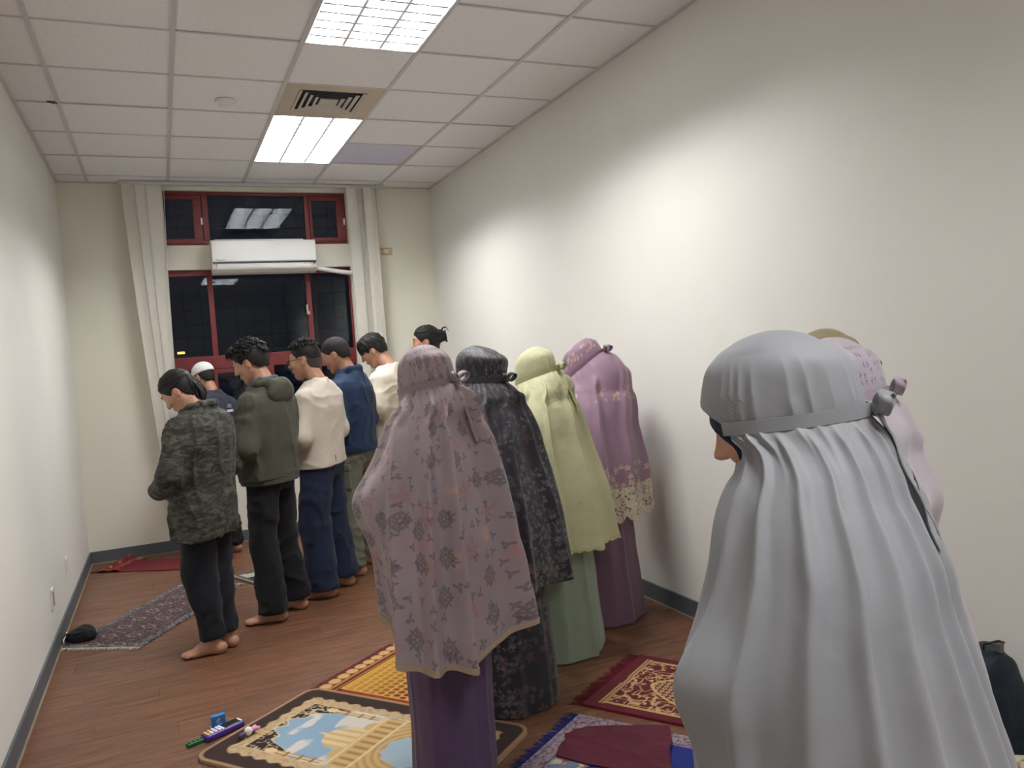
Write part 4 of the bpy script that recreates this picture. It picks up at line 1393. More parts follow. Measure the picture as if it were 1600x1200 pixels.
# smaller heads, less far forward
BASE2 = [(z, c - .028, a * .9, f * .84, b * .84) if k <= 5 else ((z, c - .012, a, f + .004, b + .012) if k <= 7 else (z, c, a, f, b + (.006 if k < 10 else 0))) for k, (z, c, a, f, b) in enumerate(BASE)]
TIE = 5
def woman(label, pos, ang, sc, P, mats, st=None, hem=None, folds=(), bumps=(), tilt=.2, seed=1, skirt=None, strap=True, vox=.012, tie_amp=.006, tie_n=26,
          skirt_folds=None, hole=(.6, .085, 1.31), nth=220, nv=140, tails=True, skin=SKIN, scarf=None, fine=.0025, body=True, group='people in prayer robes', uvr=.27):
    st = st or BASE2
    hd = dict(bow=.55, yaw=0, head=(0, .052, 1.345), nape=(0, -.01, 1.21), sh=1.19, shw=.15, elbow=(.21, -.0, .93), wrist=(.08, .15, .92), vox=vox, feet=((-.068, .01, .12), (.068, .01, -.12)))
    hd.update(P)
    hp, A = head_frame(hd['head'], hd['bow'], hd['yaw'])
    hs = 1.0 if st[5][3] > .12 else .86
    S = SDF((-.3, -.22, -.012), (.3, .32, 1.56), vox)
    S.prof([(.70, .12, .085, 0), (.80, .13, .09, 0), (.95, .115, .08, 0), (1.08, .115, .08, -.005), (1.16, .10, .06, -.01), (1.22, .05, .05, -.02)], .03, 2.0)
    S.cap((-.085, -.015, 1.15), (.085, -.015, 1.15), .035, .035, .03)
    S.cap(hd['nape'], hp((0, -.025, -.05)), .05, .047, .03)
    add_head(S, hp, A, .95, False, hs)
    for s_ in (-1, 1):
        E = hd['elbow']; W_ = hd['wrist']
        S.chain([(s_ * .10, -.01, 1.14), (s_ * E[0] * .72, E[1] + .02, E[2]), (s_ * W_[0], W_[1] * .8, W_[2])], [.034, .03, .023], .02)
        add_hand(S, (s_ * W_[0], W_[1] * .8, W_[2]), (-s_ * .9, .2, 0), (0, -1, 0), .45, -s_)
        fx, fy, fa = hd['feet'][0 if s_ < 0 else 1]
        S.chain([(s_ * .075, 0, .76), (fx, .01, .42), (fx, fy, .085)], [.07, .048, .034], .03)
        q = add_foot(S, fx, fy, fa); add_toes(S, q, s_ < 0)
    S.cut_below(.0015)
    root = S.build('person', skin, None, 1)
    tag(root, label, 'person', group)
    # inner scarf around the face
    c_ = hp((0, 0, 0))
    S = SDF(c_ - .17, c_ + .17, .006)
    S.ell(hp((0, -.014, .035)), (.0815 * hs, .1025 * hs, .0935 * hs), A, 0)
    S.ell(hp((0, -.02 * hs, -.05 * hs)), (.07 * hs, .07 * hs, .07 * hs), A, .04)
    S.ell(hp((0, .04 * hs, -.005)), (.074 * hs, .072 * hs, .093 * hs), A, .02)
    S.cap(hp((0, .02 * hs, -.05 * hs)), hp((0, .045 * hs, -.095 * hs)), .064 * hs, .042 * hs, .02)
    S.ell(hp((0, .14 * hs, -.050 * hs)), (.042 * hs, .085 * hs, .052 * hs), A, .006, 'sub')
    x, y, z = S.grid((slice(None),) * 3)
    dx, dy, dz = x - c_[0], y - c_[1], z - c_[2]
    ly = A[0, 1] * dx + A[1, 1] * dy + A[2, 1] * dz; lz = A[0, 2] * dx + A[1, 2] * dy + A[2, 2] * dz
    S.F = np.maximum(S.F, (ly - (.070 + .7 * np.clip(lz + .015, 0, 1)) * hs).astype(f32))
    S.build('inner_scarf', scarf or mats['inner'], root, 1)
    n = len(st)
    tl = [0.0] * n
    for k in range(n): tl[k] = tilt * max(0, 1 - max(0, k - TIE) / 3.0) * (1 if k > 1 else .9)
    Pm, TH, V, xs = ring_surface(st, hem, folds, TIE, tie_amp, tie_n, bumps, nth, nv, seed, tl, fine=fine, hole=hole, front_calm=True)
    rt = ring_mesh('robe_top', Pm, mats['top'], root, None, uvr=uvr)
    # hem edging
    if mats.get('edge'):
        e = [tuple(Pm[-1, j] + np.array((0, 0, -.004))) for j in range(nth)]
        wd_ = [np.array((0, 0, 1.0))] * (nth + 1)
        ribbon('hem_edging', e + [e[0]], wd_, mats.get('edge_w', .018), mats['edge'], rt, .006)
    # tie
    if strap:
        k = np.argmin(np.abs(xs - TIE))
        ring = Pm[k]; c0 = ring.mean(0)
        # smooth ring, lifted off the cloth
        thr = TH[k]
        rad = ring - c0
        m_n = len(ring)
        rs = np.array([rad[np.clip(np.arange(j - 7, j + 8), 0, m_n - 1)].mean(0) for j in range(m_n)])
        rs[0] = rad[0]; rs[-1] = rad[-1]
        pts = c0 + rs * (1 + .0055 / np.linalg.norm(rs, axis=1, keepdims=True))
        tie_o = ribbon('tie_strap', [tuple(q) for q in pts[::2]], (0, .15, 1.0), .021, mats['tie'], root, .003)
        jb = np.argmin(np.abs(wrap(thr - math.pi)))
        kb = c0 + rad[jb] * 1.06
        m_ = MB()
        for s_ in (-1, 1):
            lp = []; wl = []
            for q in range(15):
                a_ = q / 14 * 2 * math.pi
                lp.append(kb + np.array((s_ * .024 * (1 - math.cos(a_)), -.010 - .014 * (1 - math.cos(a_)) * .5, .013 * math.sin(a_) + .008 * (1 - math.cos(a_)))))
                wl.append(np.array((.25 * math.sin(a_), .9, .35)))
            ribbon('bow_loop', lp, wl, .02, mats['tie'], tie_o, .003, smooth=True)
            if tails:
                tp = []; wl = []
                for q in range(16):
                    t_ = q / 15
                    tp.append(kb + np.array((s_ * (.006 + .022 * t_) + .006 * math.sin(9 * t_ + s_), -.008 - .075 * t_ ** 1.15 - .010 * math.sin(t_ * 3), -.012 * t_ - .20 * t_)))
                    wl.append(np.array((1, .35 * math.sin(14 * t_ + s_), .2 * math.cos(11 * t_))))
                ribbon('tie_tail', tp, wl, .022, mats['tie'], tie_o, .002)
        S = SDF(kb - .03, kb + .03, .004); S.ell(kb + np.array((0, -.008, 0)), (.013, .013, .014), None, 0); S.build('knot', mats['tie'], tie_o, 1)
    # skirt
    sk_ = skirt or [(.9, 0, .13, .10, .10), (.7, 0, .19, .15, .15), (.4, 0, .21, .17, .17), (.15, 0, .22, .18, .19), (.004, 0, .23, .19, .2)]
    Ps, TH2, V2, xs2 = ring_surface(sk_, None, skirt_folds or fold_set(seed + 50, 11, .02), None, nth=180, nv=70, seed=seed + 3, fine=.003)
    Ps[..., 2] = np.maximum(Ps[..., 2], .003)
    ring_mesh('skirt', Ps, mats['skirt'], root, None, uvr=.2)
    place(root, pos[0], pos[1], ang, sc)
    return root, Pm, TH, hp, A, xs

def satin(name, col, rough=.5, sheen=.3, var=.03, wr=.12, wscale=10, spec=.4):
    t = NT(name)
    v = t.coord('Object')
    c = Vector(col[:3])
    t.base(t.ramp(t.noise(v, 4, 4), [(0.3, tuple(c * (1 - var)) + (1,)), (0.7, tuple(c * (1 + var)) + (1,))]))
    t.p(rough=rough, sheen=sheen, spec=spec)
    a = t.noise(v, wscale, 3, .5, .5)
    b = t.noise(v, 700, 2)
    t.bump(t.math('ADD', a, t.math('MULTIPLY', b, .03)), wr, .02)
    return t.m

def motif(t, uvv, scale, petals, size, inner=0.0, rand=1.0, seed=0.0, soft=.12, spin=True, dens=1.0, wob=.012, power=1.0):
    """scatter of flower motifs on the cloth; returns a 0..1 mask"""
    mp = t.n('ShaderNodeMapping'); mp.inputs['Scale'].default_value = (scale, scale, scale); mp.inputs['Location'].default_value = (seed, seed * 1.7, 0)
    if wob:
        nn = t.n('ShaderNodeTexNoise'); nn.inputs['Scale'].default_value = 55; nn.inputs['Detail'].default_value = 2; t.l(uvv, nn.inputs['Vector'])
        uvv = t.vmath('ADD', uvv, t.vmath('MULTIPLY', t.vmath('SUBTRACT', nn.outputs['Color'], (.5, .5, .5)), (wob, wob, 0)))
    t.l(uvv, mp.inputs['Vector'])
    vo = t.n('ShaderNodeTexVoronoi'); vo.voronoi_dimensions = '2D'; vo.inputs['Scale'].default_value = 1.0; vo.inputs['Randomness'].default_value = rand
    t.l(mp.outputs[0], vo.inputs['Vector'])
    d = t.vmath('SUBTRACT', mp.outputs[0], vo.outputs['Position'])
    sp = t.n('ShaderNodeSeparateXYZ'); t.l(d, sp.inputs[0])
    ang = t.math('ARCTAN2', sp.outputs[1], sp.outputs[0])
    rc_ = t.n('ShaderNodeSeparateColor'); t.l(vo.outputs['Color'], rc_.inputs[0])
    if spin: ang = t.math('ADD', ang, t.math('MULTIPLY', rc_.outputs[0], 6.28))
    pet = t.math('POWER', t.math('ABSOLUTE', t.math('COSINE', t.math('MULTIPLY', ang, petals / 2.0))), power)
    lim = t.math('MULTIPLY', t.math('ADD', t.math('MULTIPLY', pet, .65), .35), size)
    dist = vo.outputs['Distance']
    m = t.smooth(t.math('SUBTRACT', lim, dist), 0.0, soft * size)
    if inner > 0:
        m = t.math('MULTIPLY', m, t.smooth(dist, inner * size * .8, inner * size))
    if dens < 1: m = t.math('MULTIPLY', m, t.math('LESS_THAN', rc_.outputs[1], dens))
    return m, rc_, dist

def print_mauve():
    t = NT('mauve_floral_print')
    tc = t.n('ShaderNodeTexCoord'); uvv = tc.outputs['UV']
    base = t.ramp(t.noise(uvv, 3, 3), [(0.3, srgb(150, 136, 142)), (0.7, srgb(165, 150, 155))])
    blot = t.noise(uvv, 6.5, 4, .6, .4)
    c = t.mix(t.smooth(blot, .56, .72, 0, .75), base, srgb(178, 128, 128))
    c = t.mix(t.smooth(t.noise(uvv, 9, 3, .5, .2), .62, .72, 0, .6), c, srgb(196, 160, 140))
    m1, rc1, d1 = motif(t, uvv, 6.5, 5, .36, 0, .9, 3.1, .8, True, .7, .03)
    c = t.mix(t.math('MULTIPLY', m1, .5), c, srgb(158, 98, 100))
    m2, rc2, d2 = motif(t, uvv, 10.5, 8, .36, .12, .7, 1.3, .10, False, .62, .006, 3.0)
    m2b, _, _ = motif(t, uvv, 10.5, 4, .30, .62, .7, 1.3, .10, False, .62, .006, .4)
    c = t.mix(t.math('MULTIPLY', t.math('MAXIMUM', m2, m2b), .58), c, srgb(84, 82, 88))
    m3, rc3, d3 = motif(t, uvv, 24, 3, .36, .1, .9, 5.7, .15, True, .55, .01, 2.5)
    c = t.mix(t.math('MULTIPLY', m3, .6), c, srgb(92, 86, 94))
    t.base(c); t.p(rough=.6, sheen=.2, spec=.3)
    t.bump(t.noise(t.coord('Object'), 14, 3, .5, .5), .15, .015)
    return t.m
def print_dark():
    t = NT('dark_floral_print')
    tc = t.n('ShaderNodeTexCoord'); uvv = tc.outputs['UV']
    base = t.ramp(t.noise(uvv, 3, 3), [(0.3, srgb(30, 31, 40)), (0.7, srgb(42, 43, 54))])
    zone = t.smooth(t.noise(uvv, 4.5, 2), .42, .54)
    m1, r1, d1 = motif(t, uvv, 17, 5, .46, .12, 1, 2.2, .5, True, .8, .03)
    c = t.mix(t.math('MULTIPLY', t.math('MULTIPLY', m1, zone), .5), base, srgb(104, 96, 106))
    m2, r2, d2 = motif(t, uvv, 38, 4, .45, .1, 1, 4.2, .4, True, .7, .03)
    c = t.mix(t.math('MULTIPLY', t.math('MULTIPLY', m2, zone), .55), c, srgb(132, 124, 122))
    m3, r3, d3 = motif(t, uvv, 10, 5, .3, 0, 1, 7.2, .35, True, .35)
    c = t.mix(t.math('MULTIPLY', m3, .35), c, srgb(128, 84, 80))
    m4, r4, d4 = motif(t, uvv, 22, 2, .45, 0, 1, 9.2, .2, True, .4)
    c = t.mix(t.math('MULTIPLY', m4, .4), c, srgb(96, 98, 90))
    t.base(c); t.p(rough=.55, sheen=.15, spec=.4)
    t.bump(t.noise(t.coord('Object'), 14, 3, .5, .5), .15, .015)
    return t.m
def print_purple():
    t = NT('purple_embroidered_cloth')
    tc = t.n('ShaderNodeTexCoord'); uvv = tc.outputs['UV']
    sp = t.n('ShaderNodeSeparateXYZ'); t.l(uvv, sp.inputs[0])
    base = t.ramp(t.noise(uvv, 3, 3), [(0.3, srgb(128, 100, 120)), (0.7, srgb(142, 113, 132))])
    band = t.math('ADD', t.smooth(t.math('ABSOLUTE', t.math('SUBTRACT', sp.outputs[1], .40)), .045, .025),
                  t.smooth(t.math('ABSOLUTE', t.math('SUBTRACT', sp.outputs[1], .83)), .09, .05))
    band = t.math('ADD', band, t.smooth(t.math('ABSOLUTE', t.math('SUBTRACT', sp.outputs[1], .13)), .04, .02), clamp=True)
    m1, r1, d1 = motif(t, uvv, 24, 5, .46, .16, .9, 2.2, .3, True, .7, .02)
    c = t.mix(t.math('MULTIPLY', t.math('MULTIPLY', m1, band), .8), base, srgb(196, 172, 140))
    t.base(c); t.p(rough=.55, sheen=.3, spec=.35)
    t.bump(t.noise(t.coord('Object'), 14, 3, .5, .5), .12, .015)
    return t.m
def lace_mat():
    t = NT('cream_lace')
    tc = t.n('ShaderNodeTexCoord'); uvv = tc.outputs['UV']
    m1, r1, d1 = motif(t, uvv, 15, 6, .48, .12, .25, 1.1, .12, False)
    m2, r2, d2 = motif(t, uvv, 60, 4, .42, .2, .5, 3.1, .2)
    net = t.n('ShaderNodeTexVoronoi'); net.feature = 'DISTANCE_TO_EDGE'; net.inputs['Scale'].default_value = 75
    t.l(uvv, net.inputs['Vector'])
    edge = t.math('LESS_THAN', net.outputs['Distance'], .11)
    al = t.math('MAXIMUM', t.math('MAXIMUM', m1, edge), t.math('MULTIPLY', m2, .9), clamp=True)
    t.base(t.ramp(t.noise(uvv, 40, 2), [(.3, srgb(176, 162, 142)), (.7, srgb(206, 194, 174))]))
    t.p(rough=.8, alpha=al)
    return t.m

DEG = math.pi / 180
M_TAN = cloth('beige_trim', srgb(172, 152, 132), .05)
M_INK = cloth('dark_inner_scarf', srgb(24, 34, 54), .05)
def hem_wave(base, amp, ph, rip=.006, n=9):
    return lambda th: base - amp * np.cos(th - ph * DEG) + rip * np.sin(n * th + 1.3)

# W1: mauve floral robe over a violet skirt
st1 = [list(q) for q in BASE2]
for k, ad in ((10, .015), (11, .03), (12, .035), (13, .0), (14, -.02), (15, -.03)): st1[k][3] += ad
for k, ad in ((12, -.01), (13, -.03), (14, -.04), (15, -.05)): st1[k][4] += ad
mats = dict(top=print_mauve(), tie=satin('mauve_tie', srgb(140, 122, 130)), skirt=satin('violet_satin', srgb(88, 70, 102), .5, .1), edge=M_TAN, edge_w=.02, inner=M_INK)
woman('person in a mauve floral prayer robe with violet skirt, nearest of the four standing together', (1.305, -1.435), 40, 1.03, dict(feet=((-.06, -.002, .05), (.06, -.002, -.05))), mats, [tuple(q) for q in st1], hem_wave(.60, .13, 125), fold_set(31, 10, .085, (.06, .15)),
      [(45 * DEG, .97, .4, .11, .045)], .17, 31, tie_n=22, tie_amp=.009,
      skirt=[(.9, .02, .12, .10, .10), (.62, .03, .165, .15, .13), (.4, .03, .165, .145, .125), (.15, .03, .158, .15, .122), (.004, .03, .155, .155, .125)], skirt_folds=fold_set(81, 12, .012))

# W2: dark floral robe
st2 = [list(q) for q in BASE2]
st2[4][4] += .035; st2[3][4] += .03; st2[2][4] += .02; st2[4][2] += .008; st2[3][2] += .008
pd = print_dark()
mats = dict(top=pd, tie=satin('charcoal_tie', srgb(44, 42, 50)), skirt=pd, edge=None, inner=M_INK)
woman('person in a charcoal floral prayer robe standing between the mauve floral and lime robes', (1.70, -.95), 40, 1.025, {}, mats, [tuple(q) for q in st2], hem_wave(.54, .03, 180), fold_set(32, 10, .07, (.06, .15)), [(50 * DEG, .98, .5, .12, .03)], -.05, 32, tails=False)

# W3: lime robe, mint skirt
mats = dict(top=satin('pale_lime_cotton', srgb(180, 179, 142), .6, .2, .05, .25, 22), tie=satin('lime_tie', srgb(160, 164, 112)), skirt=satin('mint_cotton', srgb(138, 154, 134), .6, .2, .05, .3, 18), edge=satin('lime_edge', srgb(176, 180, 124)), edge_w=.01, inner=satin('lime_inner', srgb(150, 150, 100)))
woman('person in a pale lime green prayer robe over a mint skirt', (2.14, -.57), 40, 1.01, dict(bow=.7), mats, None, hem_wave(.54, .0, 0, .004, 40), fold_set(33, 9, .05, (.06, .16)), [(60 * DEG, 1.0, .5, .12, .03)], .3, 33)

# W4: purple robe with lace
st4 = [list(q) for q in BASE2[:14]] + [[.74, 0, .275, .225, .26]]
st4[-2][0] = .84
for k, ad in ((5, .02), (6, .06), (7, .09), (8, .095), (9, .09), (10, .075), (11, .06), (12, .05), (13, .03)): st4[k][4] += ad
mats = dict(top=print_purple(), tie=satin('purple_tie', srgb(112, 84, 104)), skirt=satin('purple_cotton', srgb(112, 86, 104), .6, .2), edge=None, inner=satin('purple_inner', srgb(110, 84, 100)))
r4, P4, TH4, hp4, A4, xs4 = woman('person in a dusty purple prayer robe edged with cream lace, beside the right wall', (2.56, -.27), 40, 1.015, dict(bow=.85), mats, [tuple(q) for q in st4], hem_wave(.745, .02, 125), fold_set(34, 9, .06, (.06, .15)), [(60 * DEG, 1.0, .5, .12, .03)], .75, 34, tails=False)
# lace border: scalloped lower edge
nth = P4.shape[1]
base_ring = P4[-1]; cen = base_ring.mean(0)
rows_ = []
for k in range(15):
    t_ = k / 14
    row = base_ring.copy()
    scal = .135 + .045 * np.abs(np.sin(TH4[-1] * 11 + .4)) ** .7
    row[:, 2] = row[:, 2] + .006 - t_ * scal
    row[:, :2] = cen[:2] + (row[:, :2] - cen[:2]) * (1.004 + .03 * t_)
    rows_.append(row)
ring_mesh('lace_border', np.array(rows_), lace_mat(), [c for c in r4.children if c.name.startswith('robe_top')][0], None, 0.0, .26)

# W5: pale grey satin robe, close to the viewer
rnd = random.Random(4)
F5 = [(52 * DEG, .085, .022, -.34, .0, .3), (70 * DEG, .07, .026, -.20, .0, .8), (90 * DEG, .09, .030, -.08, .0, .3), (109 * DEG, .075, .026, .03, .0, .9), (127 * DEG, .085, .030, .08, .0, .3),
      (145 * DEG, .06, .028, .14, .0, .8), (160 * DEG, .05, .026, .14, .0, .4), (173 * DEG, .05, .028, .09, .0, .6), (-173 * DEG, .055, .024, .05, .0, .5),
      (-158 * DEG, .07, .026, 0, .05, .5), (-138 * DEG, .08, .026, -.1, .1, .5), (-113 * DEG, .09, .026, -.1, .1, .5), (-88 * DEG, .1, .025, 0, .1, .5), (-60 * DEG, .1, .025, 0, .1, .5), (32 * DEG, .1, .02, -.2, .3, .5)]
st5 = [list(q) for q in BASE]
mats = dict(top=satin('pale_grey_satin', srgb(144, 146, 151), .58, .12, .03, .14, 9, .28), tie=satin('pale_grey_tie', srgb(136, 138, 143), .55, .1), skirt=satin('pale_grey_skirt', srgb(142, 144, 149), .55), edge=None, inner=M_INK)
woman('person in a plain pale grey satin prayer robe, closest to the viewer', (1.387, -3.148), 38, 1.0, dict(bow=.35, head=(0, .080, 1.34)), mats, [tuple(q) for q in st5], hem_wave(.50, .02, 180), F5, [(42 * DEG, .95, .32, .09, .045)], .1, 35, nth=340, nv=210, tie_amp=.012, tie_n=26, vox=.008, fine=.003, hole=(.95, .058, 1.332))

# W6: lavender white robe behind the grey one
def print_lav():
    t = NT('lavender_white_cloth')
    tc = t.n('ShaderNodeTexCoord'); uvv = tc.outputs['UV']
    sp = t.n('ShaderNodeSeparateXYZ'); t.l(uvv, sp.inputs[0])
    base = t.ramp(t.noise(uvv, 3, 3), [(0.3, srgb(166, 158, 168)), (0.7, srgb(180, 172, 181))])
    m1, r1, d1 = motif(t, uvv, 45, 3, .42, .12, .8, 2.2, .25, True, .6)
    band = t.smooth(t.math('ABSOLUTE', t.math('SUBTRACT', sp.outputs[1], .12)), .06, .045)
    t.base(t.mix(t.math('MULTIPLY', t.math('MULTIPLY', m1, band), .8), base, srgb(120, 94, 132)))
    t.p(rough=.6, sheen=.3)
    t.bump(t.noise(t.coord('Object'), 14, 3, .5, .5), .15, .015)
    return t.m
mats = dict(top=print_lav(), tie=satin('lavender_tie', srgb(160, 146, 160)), skirt=satin('lavender_skirt', srgb(180, 172, 184)), edge=None, inner=satin('lavender_inner', srgb(170, 150, 176)))
woman('person in a lavender white prayer robe mostly hidden behind the pale grey one', (1.825, -2.795), 38, .985, {}, mats, [(z, c, a * (.9 if z < 1.1 else 1), f, b - (.03 if z < 1.1 else 0)) for z, c, a, f, b in BASE2], hem_wave(.5, .02, 180), fold_set(36, 12, .03), (), .15, 36, tails=False)
# W7: khaki hood
mats = dict(top=satin('khaki_cotton', srgb(150, 138, 108), .6, .2), tie=satin('khaki_tie', srgb(120, 108, 84)), skirt=satin('khaki_skirt', srgb(140, 128, 100)), edge=None, inner=M_INK)
woman('person in a khaki hood, only its top showing behind the lavender robe', (2.24, -2.36), 38, 1.0, {}, mats, None, hem_wave(.5, .02, 180), fold_set(37, 12, .02), (), .15, 37, tails=False)

# ================================================================== rugs and small things on the floor
def lin(c):
    c = np.array(c[:3], float) / 255
    return np.where(c <= .04045, c / 12.92, ((c + .055) / 1.055) ** 2.4)
def pile_mat(name, rough=.95):
    t = NT(name)
    at = t.n('ShaderNodeAttribute'); at.attribute_name = 'weave'
    n_ = t.noise(t.coord('Object'), 420, 2)
    t.base(t.mix(t.math('MULTIPLY', n_, .35), at.outputs['Color'], (0.0, 0.0, 0.0, 1)))
    t.p(rough=rough, sheen=.12, spec=.15)
    t.bump(n_, .5, .003)
    return t.m
M_PILE = pile_mat('woven_pile')
class Paint:
    def __init__(s, nu, nv, w, l):
        s.u, s.v = np.meshgrid(np.linspace(0, 1, nu), np.linspace(0, 1, nv))
        s.x, s.y = s.u * w, s.v * l
        s.w, s.l = w, l
        s.c = np.zeros(s.u.shape + (3,))
    def put(s, mask, col, a=1.0):
        m = np.clip(mask, 0, 1)[..., None] * a
        s.c = s.c * (1 - m) + lin(col) * m
    def edge(s):
        return np.minimum(np.minimum(s.x, s.w - s.x), np.minimum(s.y, s.l - s.y))
    def n(s, f, seed=1, fy=None):
        return vnoise(s.x * f, s.y * (fy or f), s.x * 0, seed)
def soft(d, w=.004): return np.clip(d / w + .5, 0, 1)

def rug(name, label, origin, ang, w, l, paint, nu=130, nv=200, thick=.008, fringe=None, wave=.0, lift=0.0, rnd_c=0.0, edge_mat=None, seed=1, crumple=None, z0=.0, group=None):
    """origin = front-left corner; u runs right along ang, v runs back (towards the viewer)"""
    root = empty(name, (origin[0], origin[1], z0), R(ang))
    tag(root, label, 'rug', group)
    p_ = Paint(nu, nv, w, l)
    paint(p_)
    x = p_.x.copy(); y = -p_.y.copy()
    if rnd_c:
        for sx in (0, 1):
            for sy in (0, 1):
                cx = rnd_c if sx == 0 else w - rnd_c; cyy = rnd_c if sy == 0 else l - rnd_c
                dx = (p_.x - cx) * (-1 if sx == 0 else 1); dy = (p_.y - cyy) * (-1 if sy == 0 else 1)
                m = (dx > 0) & (dy > 0)
                mm = np.maximum(dx, dy); q = np.sqrt(dx ** 2 + dy ** 2) + 1e-9
                k = np.where(m, mm / q, 1)
                x = np.where(m, cx + (p_.x - cx) * k, x); y = np.where(m, -(cyy + (p_.y - cyy) * k), y)
    zt = thick + wave * (vnoise(p_.x * 5, p_.y * 5, p_.x * 0 + seed, seed) + .5) * .6
    zt = np.maximum(zt, .0025)
    if crumple is not None: zt = zt + crumple(p_)
    top = np.stack([x, y, zt], -1).reshape(-1, 3)
    bot = np.stack([x, y, zt * 0 + .0005 + np.maximum(zt - thick - .004, 0)], -1)
    n0 = len(top)
    i, j = np.meshgrid(np.arange(nv - 1), np.arange(nu - 1), indexing='ij')
    Q = np.stack([i * nu + j, (i + 1) * nu + j, (i + 1) * nu + j + 1, i * nu + j + 1], -1).reshape(-1, 4)
    ring = [(0, k) for k in range(nu)] + [(k, nu - 1) for k in range(1, nv)] + [(nv - 1, k) for k in range(nu - 2, -1, -1)] + [(k, 0) for k in range(nv - 2, 0, -1)]
    B = np.array([bot[a] for a in ring]); rid = np.array([a[0] * nu + a[1] for a in ring]); nr = len(ring)
    k = np.arange(nr); k2 = (k + 1) % nr
    QB = np.stack([rid[k], rid[k2], n0 + k2, n0 + k], 1)
    P = np.concatenate([top, B]); Qa = np.concatenate([Q, QB])
    o = np_obj('pile', P, Qa, M_PILE, root, 0)
    col = np.concatenate([p_.c.reshape(-1, 3), p_.c.reshape(-1, 3)[rid]])
    ca = o.data.color_attributes.new('weave', 'FLOAT_COLOR', 'POINT')
    ca.data.foreach_set('color', np.concatenate([col, np.ones((len(col), 1))], 1).astype(f32).ravel())
    if fringe:
        for (side, mat, L, dens) in fringe:
            m_ = MB(); rr = random.Random(seed + len(side))
            nf = int(w * dens)
            for q in range(nf):
                xx = w * (q + .5) / nf
                y0, d = (0, 1) if side == 'front' else (-l, -1)
                a_ = rr.uniform(-.4, .4)
                LL = L * rr.uniform(.7, 1.15)
                m_.tube([(xx, y0, thick * .6), (xx + a_ * LL * .4, y0 + d * LL * .5, .004), (xx + a_ * LL, y0 + d * LL, .002)], [.0028, .0022, .0012], 4)
            f_ = m_.build('fringe', mat, root); f_['kind'] = 'stuff'
    return root, p_

MAROON = cloth('maroon_fringe', srgb(96, 22, 36), .1)
CREAMF = cloth('cream_fringe', srgb(206, 196, 178), .05)
BLUEF = cloth('blue_fringe', srgb(28, 40, 120), .1)

def paint_mosque(p):
    u, v, x, y, e = p.u, p.v, p.x, p.y, p.edge()
    p.c[:] = lin((52, 34, 28))
    p.put(soft(.010 - np.abs(e - .006), .006), (166, 132, 98))
    sc = .085 + .007 * np.sin(np.where(np.minimum(x, p.w - x) < np.minimum(y, p.l - y), y, x) * 90)
    p.put(soft(e - sc, .003), (198, 172, 132))
    p.put(soft(e - sc, .003) * soft(p.n(120, 3) - .35, .3), (160, 128, 92), .6)
    p.put(soft(.0022 - np.abs(e - sc), .002), (120, 90, 66))
    ins = soft(e - .135, .003)
    p.put(ins, (40, 26, 22))
    sw = p.n(46, 5) + .6 * p.n(80, 9)
    p.put(ins * soft(.16 - np.abs(sw - .1), .12), (206, 184, 144))
    p.put(soft(.003 - np.abs(e - .137), .003), (214, 190, 150))
    # arched picture
    uu = (x - p.w / 2) / (p.w / 2 - .135)
    arch = .16 + .24 * np.abs(uu) ** 2.2 + .02 * np.cos(uu * 16)
    pic = soft(y - arch, .004) * ins
    p.put(soft(y - arch + .012, .004) * ins, (214, 192, 152))
    sky = np.clip((y - .15) / .35, 0, 1)
    p.put(pic, (142, 172, 196))
    cl = p.n(9, 21, 20) + .5 * p.n(24, 22, 40)
    p.put(pic * soft(cl - .25, .35), (226, 216, 200), .85)
    # ground and buildings
    S_, S2, S3, S4 = (206, 172, 116), (176, 136, 84), (226, 200, 152), (146, 106, 66)
    def rect(x0, x1, y0, y1): return soft(np.minimum(np.minimum(x - x0, x1 - x), np.minimum(y - y0, y1 - y)), .004)
    cx = p.w / 2
    for mx in (cx - .185, cx + .175):
        p.put(rect(mx - .012, mx + .012, .27, .52) * ins, S2); p.put(rect(mx - .004, mx + .006, .27, .52) * ins, S3)
        for k in (.34, .41, .47): p.put(rect(mx - .018, mx + .018, k, k + .012) * ins, S4)
        p.put(soft(.018 - np.sqrt((x - mx) ** 2 + ((y - .265) * .6) ** 2), .004) * ins, S3)
    d = np.sqrt((x - cx) ** 2 + ((y - .47)) ** 2)
    dome = np.maximum(soft(.085 - d, .004) * (y < .48), rect(cx - .085, cx + .085, .47, .53))
    tip = soft(.02 - np.abs(x - cx) - (.42 - y) * .25, .004) * (y > .34) * (y < .42)
    p.put(np.maximum(dome, tip) * pic, S3)
    p.put(np.maximum(dome, tip) * pic * soft(np.sin((x - cx) * 150) - .3, .3), S2, .45)
    for mx in (cx - .11, cx + .11):
        p.put(soft(.035 - np.sqrt((x - mx) ** 2 + ((y - .53)) ** 2), .004) * (y < .54) * pic, S_)
    p.put(rect(.14, p.w - .14, .53, .64) * pic, S_)
    p.put(rect(.14, p.w - .14, .53, .64) * pic * soft(np.cos(x * 150) - .2, .3) * soft(y - .56), S4, .7)
    p.put(rect(.14, p.w - .14, .535, .547), S3); p.put(rect(.14, p.w - .14, .632, .645), S3)
    p.put(rect(.14, p.w - .14, .645, .86), S_)
    rr_ = np.sqrt((x - cx) ** 2 + (y - .80) ** 2)
    p.put(rect(.14, p.w - .14, .645, .90) * soft(np.sin(rr_ * 220) - .1, .5), S2, .7)
    p.put(soft(.12 - rr_ + .02 * p.n(30, 8), .01), (166, 186, 198))
    p.put(rect(.14, p.w - .14, .93, 1.0), S4)
rug('prayer_rug', 'large brown bordered prayer rug with a mosque scene under a blue sky', (.405, -.795), 38, .68, 1.14, paint_mosque, 190, 300, .014, None, .004, 0, .07, seed=2)

